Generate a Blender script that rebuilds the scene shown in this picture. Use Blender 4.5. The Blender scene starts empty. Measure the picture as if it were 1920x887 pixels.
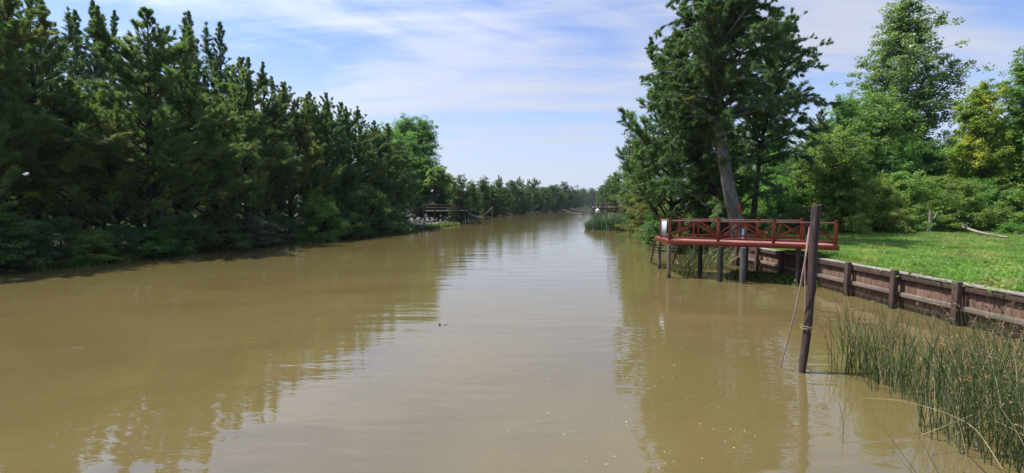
import bpy, math, random
import numpy as np
from mathutils import Vector, Matrix

R = math.radians
sc = bpy.context.scene
col = sc.collection

# ------------------------------------------------------------------ camera
F, CX, CY, HCAM = 880.0, 960.0, 443.5, 3.3
PITCH = math.atan((CY - 383.0) / F)
cam_d = bpy.data.cameras.new('camera')
cam_d.sensor_fit = 'HORIZONTAL'; cam_d.sensor_width = 36.0; cam_d.lens = 36.0 * F / 1920.0
cam_d.clip_start = 0.05; cam_d.clip_end = 8000
cam = bpy.data.objects.new('camera', cam_d); col.objects.link(cam)
cam.location = (0, 0, HCAM); cam.rotation_euler = (math.pi / 2 - PITCH, 0, 0)
sc.camera = cam

def ray(px, py):
    """direction of a photo pixel with its forward (Y) length 1"""
    x = (px - CX) / F; u = (CY - py) / F
    cp, sp = math.cos(PITCH), math.sin(PITCH)
    dy = cp + u * sp; dz = -sp + u * cp
    return x / dy, dz / dy
def at_z(px, py, z=0.0):
    x, dz = ray(px, py); D = (z - HCAM) / dz
    return Vector((x * D, D, z))
def at_d(px, py, D):
    x, dz = ray(px, py)
    return Vector((x * D, D, HCAM + dz * D))

# ------------------------------------------------------------------ object helpers
def tag(o, label=None, cat=None, group=None, kind=None):
    if label: o['label'] = label
    if cat: o['category'] = cat
    if group: o['group'] = group
    if kind: o['kind'] = kind
    return o
def empty(name, loc=(0, 0, 0), rz=0.0):
    o = bpy.data.objects.new(name, None); col.objects.link(o)
    o.location = loc; o.rotation_euler = (0, 0, rz); o.empty_display_size = 0.2
    return o
class MB:
    """collects vertices and faces, then links them as one mesh object"""
    def __init__(s): s.v = []; s.f = []; s.n = 0
    def add(s, v, f):
        v = np.asarray(v, dtype=np.float64).reshape(-1, 3); f = np.asarray(f, dtype=np.int64)
        s.v.append(v); s.f.append(f + s.n); s.n += len(v)
    def box(s, c, size, rz=0.0, rot=None):
        x, y, z = np.array(size) / 2.0
        v = np.array([(-x,-y,-z),(x,-y,-z),(x,y,-z),(-x,y,-z),(-x,-y,z),(x,-y,z),(x,y,z),(-x,y,z)])
        m = np.array(rot if rot is not None else Matrix.Rotation(rz, 3, 'Z'))
        s.add(v @ m.T + np.array(c), [(0,3,2,1),(4,5,6,7),(0,1,5,4),(1,2,6,5),(2,3,7,6),(3,0,4,7)])
    def bar(s, a, b, w, h):
        """box beam from a to b, width w sideways, height h upright"""
        a = np.array(a, float); b = np.array(b, float); d = b - a; L = np.linalg.norm(d); d /= L
        up = np.array((0, 0, 1.0))
        if abs(d[2]) > .98: up = np.array((0, 1.0, 0))
        sd = np.cross(d, up); sd /= np.linalg.norm(sd); u2 = np.cross(sd, d)
        m = np.stack([sd, d, u2], 1)
        s.box((a + b) / 2, (w, L, h), rot=m)
    def tube(s, pts, rad, k=8, cap=True):
        v, f = tube(pts, rad, k); s.add(v, f)
        if cap:
            n = len(v)
            for ring, flip in ((range(k), True), (range(n - k, n), False)):
                r = list(ring); c = v[r].mean(0)
                vv = np.vstack([v[r], c]); ff = [(i, (i + 1) % k, k) for i in range(k)]
                if flip: ff = [(b, a, c2) for a, b, c2 in ff]
                s.add(vv, ff)
    def mesh(s, name, smooth=False):
        v = np.vstack(s.v); me = bpy.data.meshes.new(name)
        idx = np.concatenate([f.ravel() for f in s.f])
        tot = np.concatenate([np.full(len(f), f.shape[1]) for f in s.f])
        start = np.concatenate([[0], np.cumsum(tot)[:-1]])
        me.vertices.add(len(v)); me.vertices.foreach_set('co', v.ravel().astype(np.float32))
        me.loops.add(len(idx)); me.loops.foreach_set('vertex_index', idx.astype(np.int32))
        me.polygons.add(len(tot)); me.polygons.foreach_set('loop_start', start.astype(np.int32))
        me.update(calc_edges=True)
        if smooth: me.polygons.foreach_set('use_smooth', np.ones(len(tot), bool))
        return me
    def build(s, name, mat, parent=None, smooth=False, bevel=0.0):
        me = s.mesh(name, smooth); me.materials.append(mat)
        o = bpy.data.objects.new(name, me); col.objects.link(o)
        if parent: o.parent = parent
        if bevel:
            b = o.modifiers.new('bevel', 'BEVEL'); b.width = bevel; b.segments = 2; b.limit_method = 'ANGLE'
        return o
def tube(pts, rad, k=6):
    pts = np.asarray(pts, float); n = len(pts)
    rad = np.broadcast_to(np.asarray(rad, float), (n,))
    t = np.gradient(pts, axis=0); t /= np.linalg.norm(t, axis=1)[:, None] + 1e-9
    ref = np.array((0.31, 0.95, 0.05)) if abs(t[0][2]) > .7 else np.array((0.05, 0.1, 1.0))
    a = np.cross(t, ref); a /= np.linalg.norm(a, axis=1)[:, None] + 1e-9
    b = np.cross(t, a)
    ang = np.arange(k) * 2 * np.pi / k
    v = pts[:, None, :] + rad[:, None, None] * (np.cos(ang)[None, :, None] * a[:, None, :] + np.sin(ang)[None, :, None] * b[:, None, :])
    i = np.arange(n - 1)[:, None] * k; j = np.arange(k)[None, :]; j2 = (j + 1) % k
    f = np.stack([i + j, i + j2, i + k + j2, i + k + j], -1).reshape(-1, 4)
    return v.reshape(-1, 3), f
def nrm(a): return a / (np.linalg.norm(a, axis=-1, keepdims=True) + 1e-9)

# ------------------------------------------------------------------ materials
class NT:
    def __init__(s, name):
        s.m = bpy.data.materials.new(name); s.m.use_nodes = True
        s.t = s.m.node_tree; s.t.nodes.clear()
        s.out = s.t.nodes.new('ShaderNodeOutputMaterial')
    def n(s, typ, ins=None, **kw):
        nd = s.t.nodes.new(typ)
        for k, v in kw.items(): setattr(nd, k, v)
        for k, v in (ins or {}).items(): s.set(nd, k, v)
        return nd
    def set(s, nd, k, v):
        sk = nd.inputs[k]
        if hasattr(v, 'is_output'): s.t.links.new(v, sk)
        elif isinstance(v, (tuple, list)) and len(v) == 3 and sk.type == 'RGBA': sk.default_value = (*v, 1)
        else: sk.default_value = v
    def mix(s, f, a, b, blend='MIX'):
        nd = s.n('ShaderNodeMix', data_type='RGBA', blend_type=blend)
        s.set(nd, 0, f); s.set(nd, 6, a); s.set(nd, 7, b)
        return nd.outputs[2]
    def noise(s, vec, scale, detail=4, rough=.55, dist=0.0):
        return s.n('ShaderNodeTexNoise', {'Vector': vec, 'Scale': scale, 'Detail': detail, 'Roughness': rough, 'Distortion': dist}).outputs[0]
    def ramp(s, fac, lo, hi):
        return s.n('ShaderNodeMapRange', {'Value': fac, 'From Min': lo, 'From Max': hi, 'To Min': 0.0, 'To Max': 1.0}).outputs[0]
    def coord(s, which='Object'): return s.n('ShaderNodeTexCoord').outputs[which]
    def mapping(s, vec, scale=(1, 1, 1), loc=(0, 0, 0), rot=(0, 0, 0)):
        return s.n('ShaderNodeMapping', {'Vector': vec, 'Scale': scale, 'Location': loc, 'Rotation': rot}).outputs[0]
    def done(s, shader): s.t.links.new(shader, s.out.inputs['Surface']); return s.m
    def bump(s, h, strength, dist):
        return s.n('ShaderNodeBump', {'Height': h, 'Strength': strength, 'Distance': dist}).outputs[0]

def leaf_mat(name, c1, c2, trans=.35, tcol=None, rough=.5, spec=.3, hue=.03, val=.35, c3=None, c3amt=.12):
    t = NT(name)
    isl = t.n('ShaderNodeNewGeometry').outputs['Random Per Island']
    oi = t.n('ShaderNodeObjectInfo').outputs['Random']
    base = t.mix(isl, c1, c2)
    if c3:
        cl = t.noise(t.coord(), .55, 3)
        base = t.mix(t.ramp(cl, .62 - c3amt, .72 - c3amt), base, c3)
    pw = t.noise(t.coord(), .9, 2)
    hs = t.n('ShaderNodeHueSaturation', {'Color': base,
        'Hue': t.n('ShaderNodeMapRange', {'Value': oi, 'To Min': .5 - hue, 'To Max': .5 + hue}).outputs[0],
        'Value': t.n('ShaderNodeMapRange', {'Value': pw, 'From Min': .3, 'From Max': .7, 'To Min': 1 - val, 'To Max': 1 + val}).outputs[0]})
    c = hs.outputs[0]
    p = t.n('ShaderNodeBsdfPrincipled', {'Base Color': c, 'Roughness': rough, 'Specular IOR Level': spec})
    tc = t.mix(1.0, c, tcol or (1.5, 1.55, .8), 'MULTIPLY')
    tr = t.n('ShaderNodeBsdfTranslucent', {'Color': tc})
    mx = t.n('ShaderNodeMixShader', {0: trans}); t.t.links.new(p.outputs[0], mx.inputs[1]); t.t.links.new(tr.outputs[0], mx.inputs[2])
    return t.done(mx.outputs[0])

def wood_mat(name, c1, c2, scale=(3, 3, .6), rough=.8, spec=.3, bump=.02, wear=None, wear_at=.6, vary=0.0, wet=False):
    t = NT(name); v = t.coord()
    m = t.mapping(v, scale)
    n1 = t.noise(m, 3.0, 6, .65, .4); n2 = t.noise(v, 1.3, 4)
    c = t.mix(t.ramp(n1, .3, .7), c1, c2)
    if wear: c = t.mix(t.ramp(t.noise(m, 1.6, 6, .7), wear_at, wear_at + .12), c, wear)
    isl = t.n('ShaderNodeNewGeometry').outputs['Random Per Island']
    if vary:
        c = t.mix(1.0, c, t.n('ShaderNodeHueSaturation', {'Color': (1, 1, 1), 'Value': t.n('ShaderNodeMapRange', {'Value': isl, 'To Min': 1 - vary, 'To Max': 1 + vary * .6}).outputs[0]}).outputs[0], 'MULTIPLY')
    c = t.mix(t.ramp(n2, .35, .75), c, t.mix(1.0, c, (.6, .6, .6), 'MULTIPLY'))
    if wet:   # damp algae band a hand above the river
        hz_ = t.n('ShaderNodeSeparateXYZ', {0: t.n('ShaderNodeNewGeometry').outputs['Position']}).outputs[2]
        lv = t.n('ShaderNodeMath', {0: hz_, 1: t.n('ShaderNodeMath', {0: n2, 1: .3}, operation='MULTIPLY').outputs[0]}, operation='ADD').outputs[0]
        c = t.mix(t.n('ShaderNodeMapRange', {'Value': lv, 'From Min': .38, 'From Max': .24, 'To Min': 0.0, 'To Max': .8}).outputs[0], c, (.03, .03, .018))
    p = t.n('ShaderNodeBsdfPrincipled', {'Base Color': c, 'Roughness': rough, 'Specular IOR Level': spec, 'Normal': t.bump(n1, .6, bump)})
    return t.done(p.outputs[0])

M = {}
M['casuarina'] = leaf_mat('casuarina_needles', (.078, .15, .056), (.165, .235, .095), .52, rough=.5, c3=(.25, .275, .125), c3amt=.06)
M['casuarina_green'] = leaf_mat('fresh_casuarina_needles', (.05, .115, .046), (.125, .205, .08), .5, rough=.5, c3=(.17, .235, .085), c3amt=.05)
M['casuarina_dark'] = leaf_mat('dark_casuarina_needles', (.07, .135, .07), (.15, .22, .11), .5, rough=.55)
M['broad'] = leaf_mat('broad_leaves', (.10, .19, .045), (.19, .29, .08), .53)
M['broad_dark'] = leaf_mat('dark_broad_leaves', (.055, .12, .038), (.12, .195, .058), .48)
M['bush'] = leaf_mat('bush_leaves', (.14, .25, .055), (.24, .36, .10), .53, c3=(.2, .27, .07))
M['poplar'] = leaf_mat('poplar_leaves', (.09, .165, .05), (.19, .265, .105), .5, rough=.38, spec=.5)
M['yellow'] = leaf_mat('yellowing_leaves', (.13, .22, .04), (.24, .31, .05), .5, c3=(.42, .41, .05), c3amt=.08, hue=0)
M['lime'] = leaf_mat('yellow_green_leaves', (.12, .16, .035), (.18, .21, .06), .35)
M['rust'] = leaf_mat('rusty_leaves', (.11, .10, .04), (.19, .145, .06), .3, c3=(.2, .12, .06))
M['silver'] = leaf_mat('grey_green_leaves', (.07, .105, .06), (.15, .19, .12), .25, rough=.4, spec=.5)
M['far'] = leaf_mat('far_leaves', (.05, .10, .03), (.105, .165, .05), .42, hue=.03)
M['grass'] = leaf_mat('grass_blades', (.11, .21, .038), (.21, .35, .08), .45, c3=(.28, .31, .10), c3amt=.1, hue=0, val=.3)
M['weed'] = leaf_mat('waterside_weeds', (.05, .10, .02), (.11, .18, .045), .35)
M['reed'] = leaf_mat('reed_stalks', (.03, .07, .02), (.19, .21, .075), .15, c3=(.22, .19, .085), c3amt=.03, val=.25)
M['reed_far'] = leaf_mat('far_reed_blades', (.05, .085, .04), (.12, .17, .085), .25)
M['seed'] = leaf_mat('reed_seed_heads', (.20, .12, .055), (.36, .24, .12), .2, tcol=(1.2, 1.1, .9), hue=0)
M['dry'] = wood_mat('dry_stalks', (.42, .33, .17), (.55, .46, .27), bump=.001)
M['darkstalk'] = wood_mat('dark_wet_stalks', (.035, .035, .02), (.07, .065, .035), bump=.001)
M['bark'] = wood_mat('grey_brown_bark', (.05, .042, .035), (.13, .115, .10), (5, 5, .9), .9, .2, .03)
M['bark_big'] = wood_mat('furrowed_grey_bark', (.06, .055, .052), (.22, .205, .19), (4, 4, .8), .9, .2, .05)
M['bark_pale'] = wood_mat('pale_bark', (.25, .23, .19), (.42, .4, .35), (4, 4, .9), .85, .2, .02)
M['bark_dark'] = wood_mat('dark_bark', (.025, .022, .018), (.06, .052, .045), (5, 5, .9), .9, .2, .02)
M['dead'] = wood_mat('bleached_deadwood', (.20, .175, .145), (.38, .34, .29), (3, 3, 3), .85, .2, .01)
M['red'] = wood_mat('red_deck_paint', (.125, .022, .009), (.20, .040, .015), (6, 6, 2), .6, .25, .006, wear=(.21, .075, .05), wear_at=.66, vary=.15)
M['reddeck'] = wood_mat('sunlit_red_boards', (.36, .125, .10), (.44, .17, .14), (4, 4, 4), .5, .5, .004, wear=(.33, .19, .16), wear_at=.58, vary=.15)  # red paint lightened to pink: sun and grazing gloss put into the colour
M['railtop'] = wood_mat('sunlit_red_handrail', (.22, .09, .07), (.32, .17, .14), (3, 3, 3), .55, .4, .004)  # lighter red, the sunlit look of the rail top is in the colour
M['pile'] = wood_mat('weathered_pile_wood', (.10, .075, .05), (.22, .175, .125), (5, 5, .8), .85, .2, .012, wet=True)
M['pile_dark'] = wood_mat('dark_pile_wood', (.02, .016, .013), (.055, .043, .035), (5, 5, .8), .7, .3, .012)  # darker brown version of the pile wood
M['pole'] = wood_mat('creosoted_pole', (.022, .013, .011), (.075, .046, .038), (7, 7, .5), .72, .35, .014, wear=(.20, .16, .135), wear_at=.64)
M['concrete'] = wood_mat('stained_concrete', (.07, .066, .06), (.15, .142, .13), (2, 2, 2), .9, .2, .006, wear=(.13, .12, .11), wear_at=.6)
M['plank'] = wood_mat('brown_wall_planks', (.105, .058, .040), (.19, .112, .080), (4, 4, .5), .85, .2, .012, wear=(.29, .21, .165), wear_at=.62, vary=.35, wet=True)
M['wallpost'] = wood_mat('dark_wall_posts', (.05, .032, .024), (.11, .072, .055), (5, 5, .6), .8, .25, .012, wet=True)
M['cap'] = wood_mat('grey_weathered_cap', (.22, .195, .165), (.36, .33, .29), (5, .6, 5), .85, .2, .006, wear=(.13, .11, .09), wear_at=.6)
M['walerail'] = wood_mat('weathered_brown_rail', (.15, .118, .092), (.27, .225, .185), (5, .6, 5), .85, .2, .008, wear=(.09, .07, .055), wear_at=.58)
M['greyboard'] = wood_mat('pale_grey_boards', (.3, .29, .27), (.46, .44, .41), (3, 3, 3), .8, .3, .006)  # pale grey wood tone for boards, trim and lamp pole
M['rock'] = wood_mat('pale_rocks', (.14, .125, .11), (.33, .30, .27), (1.5, 1.5, 1.5), .9, .2, .05, vary=.3)
M['rope'] = wood_mat('faded_pink_rope', (.27, .15, .145), (.40, .26, .24), (20, 20, 20), .9, .1, .002)
M['rope_tan'] = wood_mat('tan_rope', (.36, .27, .17), (.48, .38, .26), (20, 20, 20), .9, .1, .002)
M['white'] = wood_mat('white_painted_board', (.68, .70, .76), (.78, .79, .82), (2, 2, 2), .5, .4, .002, wear=(.5, .52, .6), wear_at=.66)
M['redcloth'] = wood_mat('red_cloth', (.45, .045, .03), (.62, .09, .06), (6, 6, 6), .9, .1, .004)
t = NT('white_enamelled_panel'); p = t.n('ShaderNodeBsdfPrincipled', {'Base Color': t.mix(t.ramp(t.noise(t.coord(), 2.2, 5), .45, .7), (.44, .47, .57), (.40, .43, .53)), 'Roughness': .5}); M['panel'] = t.done(p.outputs[0])
M['foam'] = wood_mat('white_flecks', (.5, .48, .42), (.62, .6, .54), bump=.001)
M['whitemetal'] = wood_mat('white_enamel', (.7, .7, .7), (.8, .8, .8), (2, 2, 2), .35, .5, .001)

# ground ------------------------------------------------------------
t = NT('grassy_soil'); v = t.coord('Object')
n1 = t.noise(v, .35, 6, .6); n2 = t.noise(v, 4.0, 6, .7)
g = t.mix(n2, (.03, .055, .012), (.065, .10, .024)); s_ = t.mix(n2, (.045, .035, .022), (.11, .09, .06))
px_ = t.n('ShaderNodeSeparateXYZ', {0: v}).outputs[0]
shaded_litter = t.mix(n2, (.018, .016, .010), (.05, .042, .028))  # leaf litter brown, kept dark to carry the shade under the bank trees
c = t.mix(t.ramp(n1, .52, .66), g, s_)
py_ = t.n('ShaderNodeSeparateXYZ', {0: v}).outputs[1]
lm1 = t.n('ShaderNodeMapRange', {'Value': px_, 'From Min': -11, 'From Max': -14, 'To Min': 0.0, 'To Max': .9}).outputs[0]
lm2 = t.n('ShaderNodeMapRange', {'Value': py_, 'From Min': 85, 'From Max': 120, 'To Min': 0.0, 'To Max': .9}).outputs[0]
c = t.mix(lm1, c, shaded_litter); c = t.mix(lm2, c, shaded_litter)  # litter tone also darkens the far banks, painting in their tree shade
p = t.n('ShaderNodeBsdfPrincipled', {'Base Color': c, 'Roughness': .95, 'Specular IOR Level': .1, 'Normal': t.bump(n2, .7, .06)})
M['ground'] = t.done(p.outputs[0])

# muddy river -------------------------------------------------------
t = NT('muddy_river_water'); v = t.coord('Object')
swell = t.noise(t.mapping(v, (.22, .9, 1), rot=(0, 0, R(-6))), 1.0, 2, .5, .3)
rip = t.noise(t.mapping(v, (.9, 3.4, 1), rot=(0, 0, R(4))), 1.0, 3, .5, .5)
fine = t.noise(t.mapping(v, (4.5, 11.0, 1), rot=(0, 0, R(-9))), 1.0, 2, .5, .3)
gust = t.ramp(t.noise(t.mapping(v, (.05, .09, 1)), 1.0, 3, .55, .4), .35, .68)
def mth(op, a, b):
    nd = t.n('ShaderNodeMath', operation=op); t.set(nd, 0, a); t.set(nd, 1, b); return nd.outputs[0]
amp = t.n('ShaderNodeMapRange', {'Value': gust, 'To Min': .35, 'To Max': 1.25}).outputs[0]
hgt = mth('ADD', mth('MULTIPLY', swell, .022), mth('MULTIPLY', amp, mth('ADD', mth('MULTIPLY', rip, .0075), mth('MULTIPLY', fine, .0012))))
silt = t.noise(t.mapping(v, (.12, .2, 1)), 1.0, 5, .6, .8)
c = t.mix(t.ramp(silt, .3, .7), (.114, .086, .032), (.146, .112, .043))
p = t.n('ShaderNodeBsdfPrincipled', {'Base Color': c, 'Roughness': .015, 'IOR': 1.9, 'Specular IOR Level': .5, 'Normal': t.bump(hgt, 1.0, 1.0)})
M['water'] = t.done(p.outputs[0])

# ------------------------------------------------------------------ banks and ground sheet
LB = np.array([(-34, -120), (-31, -20), (-27, 10), (-24.2, 22), (-22.5, 27.7), (-21.7, 32.6), (-19.4, 37.2), (-17.5, 42.7), (-14.8, 50),
               (-12.5, 58), (-8, 78), (-6.6, 116), (8.2, 181), (33, 290), (100, 640), (190, 900), (330, 1100), (700, 1600)], float)
RB = np.array([(12.42, -120), (12.42, 26), (13.6, 32), (14.6, 50), (15.0, 63), (16.6, 75), (19.8, 95), (23.2, 113), (31, 181), (58, 290), (130, 640), (225, 900), (360, 1100), (730, 1600)], float)
XL = lambda y: np.interp(y, LB[:, 1], LB[:, 0])
XR = lambda y: np.interp(y, RB[:, 1], RB[:, 0])
LAND_L = lambda d: np.interp(d, [0, .5, 1.5, 4, 12, 60, 3000], [-.4, .06, .22, .5, .85, 1.2, 1.5])
def LAND_R(d, y):
    nat = np.interp(d, [0, .5, 1.6, 4, 12, 60, 3000], [-.5, .15, .55, .95, 1.15, 1.3, 1.6])
    wall = np.interp(d, [0, .015, .05, 4, 12, 60, 3000], [-.9, 1.08, 1.1, 1.12, 1.15, 1.3, 1.6])
    k = np.clip((y - 25.9) / 1.2, 0, 1)
    return wall * (1 - k) + nat * k
def ground_z(x, y):
    if x < XL(y): return float(LAND_L(XL(y) - x))
    if x > XR(y): return float(LAND_R(x - XR(y), y))
    return -.7
rng = np.random.default_rng(5)
ys = np.unique(np.concatenate([np.linspace(-120, 0, 10), np.arange(0, 70, 1.0), np.geomspace(70, 1600, 40), [25.9, 26.4, 27.1]]))
dl = np.array([1000, 600, 300, 120, 60, 40, 28, 20, 15, 12, 9, 6.5, 5, 4, 3, 2.2, 1.5, 1, .5, .2, 0])
dr = np.array([0, .015, .05, .2, .5, 1, 1.6, 2.4, 3.2, 4, 5, 6.5, 8, 10, 12, 15, 20, 28, 40, 60, 120, 300, 600, 1000])
rows = []
for y in ys:
    xl, xr = XL(y), XR(y); mid = np.linspace(xl, xr, 8)[1:-1]
    xs = np.concatenate([xl - dl, mid, xr + dr])
    zl = LAND_L(dl); zm = np.full(len(mid), -1.4); zr = LAND_R(dr, y)
    jit = rng.normal(0, 1, len(xs)) * np.concatenate([np.where((dl > .4) & (dl < 100), .07, 0), 0 * mid, np.where((dr > .8) & (dr < 100), .035, 0)])
    rows.append(np.stack([xs, np.full(len(xs), y), np.concatenate([zl, zm, zr]) + jit], 1))
g = np.array(rows); nr, nc, _ = g.shape
i = np.arange(nr - 1)[:, None] * nc; j = np.arange(nc - 1)[None, :]
mb = MB(); mb.add(g.reshape(-1, 3), np.stack([i + j, i + j + 1, i + nc + j + 1, i + nc + j], -1).reshape(-1, 4))
o = mb.build('ground', M['ground'], smooth=True); tag(o, 'low grassy river banks and land on both sides', None, kind='structure')
mb = MB(); mb.add([(-60, -119, 0), (60, -119, 0), (740, 1598, 0), (690, 1598, 0), (-60, 30, 0)], [(0, 1, 2, 3, 4)])
o = mb.build('water', M['water']); tag(o, 'wide brown muddy river with small ripples', None, kind='structure')

# ------------------------------------------------------------------ tree generators
def needles(mb, base, d, L, K, rng, nl=(.22, .4), nw=.024, spread=.5, droop=.12):
    n = len(base); 
    b = np.repeat(base, K, 0); dd = np.repeat(d, K, 0); ll = np.repeat(L, K)
    u = rng.uniform(0, 1, n * K) ** .8
    pos = b + dd * (ll * u)[:, None] + rng.normal(0, .03, (n * K, 3))
    nd = nrm(dd + rng.normal(0, spread, (n * K, 3)) + np.array((0, 0, -droop)))
    sd = nrm(np.cross(nd, rng.normal(0, 1, (n * K, 3))))
    l = (rng.uniform(*nl, n * K) * np.clip(ll / .55, .4, 1.0))[:, None]; w = nw * rng.uniform(.7, 1.4, n * K)[:, None]
    v = np.stack([pos - sd * w / 2, pos + sd * w / 2, pos + nd * l], 1).reshape(-1, 3)
    mb.add(v, np.arange(n * K * 3).reshape(-1, 3))
def leaves(mb, pos, rng, size, out=None, up=.5, asp=.62):
    n = len(pos)
    nv = rng.normal(0, .6, (n, 3)) + np.array((0, 0, up))
    if out is not None: nv = nv + out * .45
    nv = nrm(nv); a = nrm(np.cross(nv, rng.normal(0, 1, (n, 3)))); b = np.cross(nv, a)
    l = (size * rng.uniform(.65, 1.35, n))[:, None]; w = l * asp
    fold = nv * l * .12
    v = np.stack([pos - a * l / 2, pos + b * w / 2 + fold, pos + a * l / 2, pos - b * w / 2 + fold], 1).reshape(-1, 3)
    mb.add(v, np.arange(n * 4).reshape(-1, 4))

def casuarina(seed, H, Rr, clear=.05, nbr=110, K=78, path=None, tips=0, r0=None, low=.5, upr=(.3, .85), droop=.3, lob=.35, nl=(.2, .38), nw=.034, twig=(.6, 1.15), per_m=3.7, spread=.44, inner=.72, hang=0.0, envp=.78, arch=0.0):
    """returns (trunk MB, crown MB) of a feathery she-oak standing at the origin"""
    rng = np.random.default_rng(seed); tr = MB(); cr = MB()
    path = path or (lambda t: np.stack([.35 * np.sin(2.3 * t + seed) * t, .35 * np.cos(1.7 * t + seed) * t, t * H], -1))
    r0 = r0 or H * .016
    ts = np.linspace(0, 1, 14); tr.tube(path(ts), np.maximum(r0 * (1 - ts) ** .85 * (1 + .5 * np.exp(-ts * 18)), .012), 9)
    B, Dd, LL = [], [], []
    az = rng.uniform(0, 6.28)
    lobes = rng.uniform(0, 6.28, 3)
    for i in range(nbr):
        t = clear + (1 - clear) * ((i + rng.uniform(0, 1)) / nbr) ** .82
        az += 2.4 + rng.normal(0, .4)
        env = 1.08 * (1 - t) ** envp * (low + (1 - low) * min(1, (t - clear) / .25 + .15)) + .03
        lobe = 1 + lob * max(math.cos(az - l_) for l_ in lobes[:2]) * rng.uniform(.3, 1)
        L = Rr * env * rng.uniform(.45, 1.2) * lobe
        p0 = path(np.array([t]))[0]
        elv = rng.uniform(*upr) * (1.15 if t > .7 else .9) + max(0, t - .8) * 2.2; elv = min(elv, 1.4)
        d = np.array((math.cos(az) * math.cos(elv), math.sin(az) * math.cos(elv), math.sin(elv)))
        pts = [p0]; q = p0.copy(); curl = rng.uniform(-.03, .22)
        for k in range(5):
            d = nrm(d + np.array((0, 0, curl - arch * k / 4)) + rng.normal(0, .09, 3)); q = q + d * L / 5; pts.append(q)
        pts = np.array(pts)
        tr.tube(pts, np.linspace(.012 + .02 * L * (H / 16) , .006, 6), 4, cap=False)
        nt = max(4, int(L * per_m)); s = (1 - inner * rng.uniform(0, 1, nt) ** 1.5) * 5; s = np.minimum(s, 4.999); k = np.minimum(s.astype(int), 4); fr = (s - k)[:, None]
        bp = pts[k] * (1 - fr) + pts[k + 1] * fr; bd = nrm(pts[k + 1] - pts[k])
        td = nrm(bd * .8 + rng.normal(0, .42, (nt, 3)) + np.array((0, 0, .3 + .7 * max(0, t - .5) - hang)))
        B.append(bp); Dd.append(td); LL.append(rng.uniform(*twig, nt) * (.65 + .5 * (1 - s / 5)) * (1.1 - .55 * t - .4 * max(0, (t - .7) / .3)))
    # leaders: small secondary spires
    for i in range(tips):
        t = rng.uniform(.55, .8); a = rng.uniform(0, 6.28); q = path(np.array([t]))[0]; L = H * (1 - t) * rng.uniform(.65, .95); rr = Rr * .4
        pts = np.stack([q + np.array((math.cos(a) * rr * min(1, s * 2), math.sin(a) * rr * min(1, s * 2), L * s)) for s in np.linspace(0, 1, 7)])
        tr.tube(pts, np.linspace(.05, .008, 7), 5, cap=False)
        n = int(L * 18); s = rng.uniform(.1, 1, n) * 6; s = np.minimum(s, 5.99); k = np.minimum(s.astype(int), 5); fr = (s - k)[:, None]
        bp = pts[k] * (1 - fr) + pts[k + 1] * fr
        td = nrm(rng.normal(0, .55, (n, 3)) + np.array((0, 0, 1.0)))
        B.append(bp); Dd.append(td); LL.append(rng.uniform(.45, .95, n) * (1.12 - s / 6))
    needles(cr, np.vstack(B), np.vstack(Dd), np.concatenate(LL), K, rng, nl, nw, spread, droop)
    return tr, cr

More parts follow.
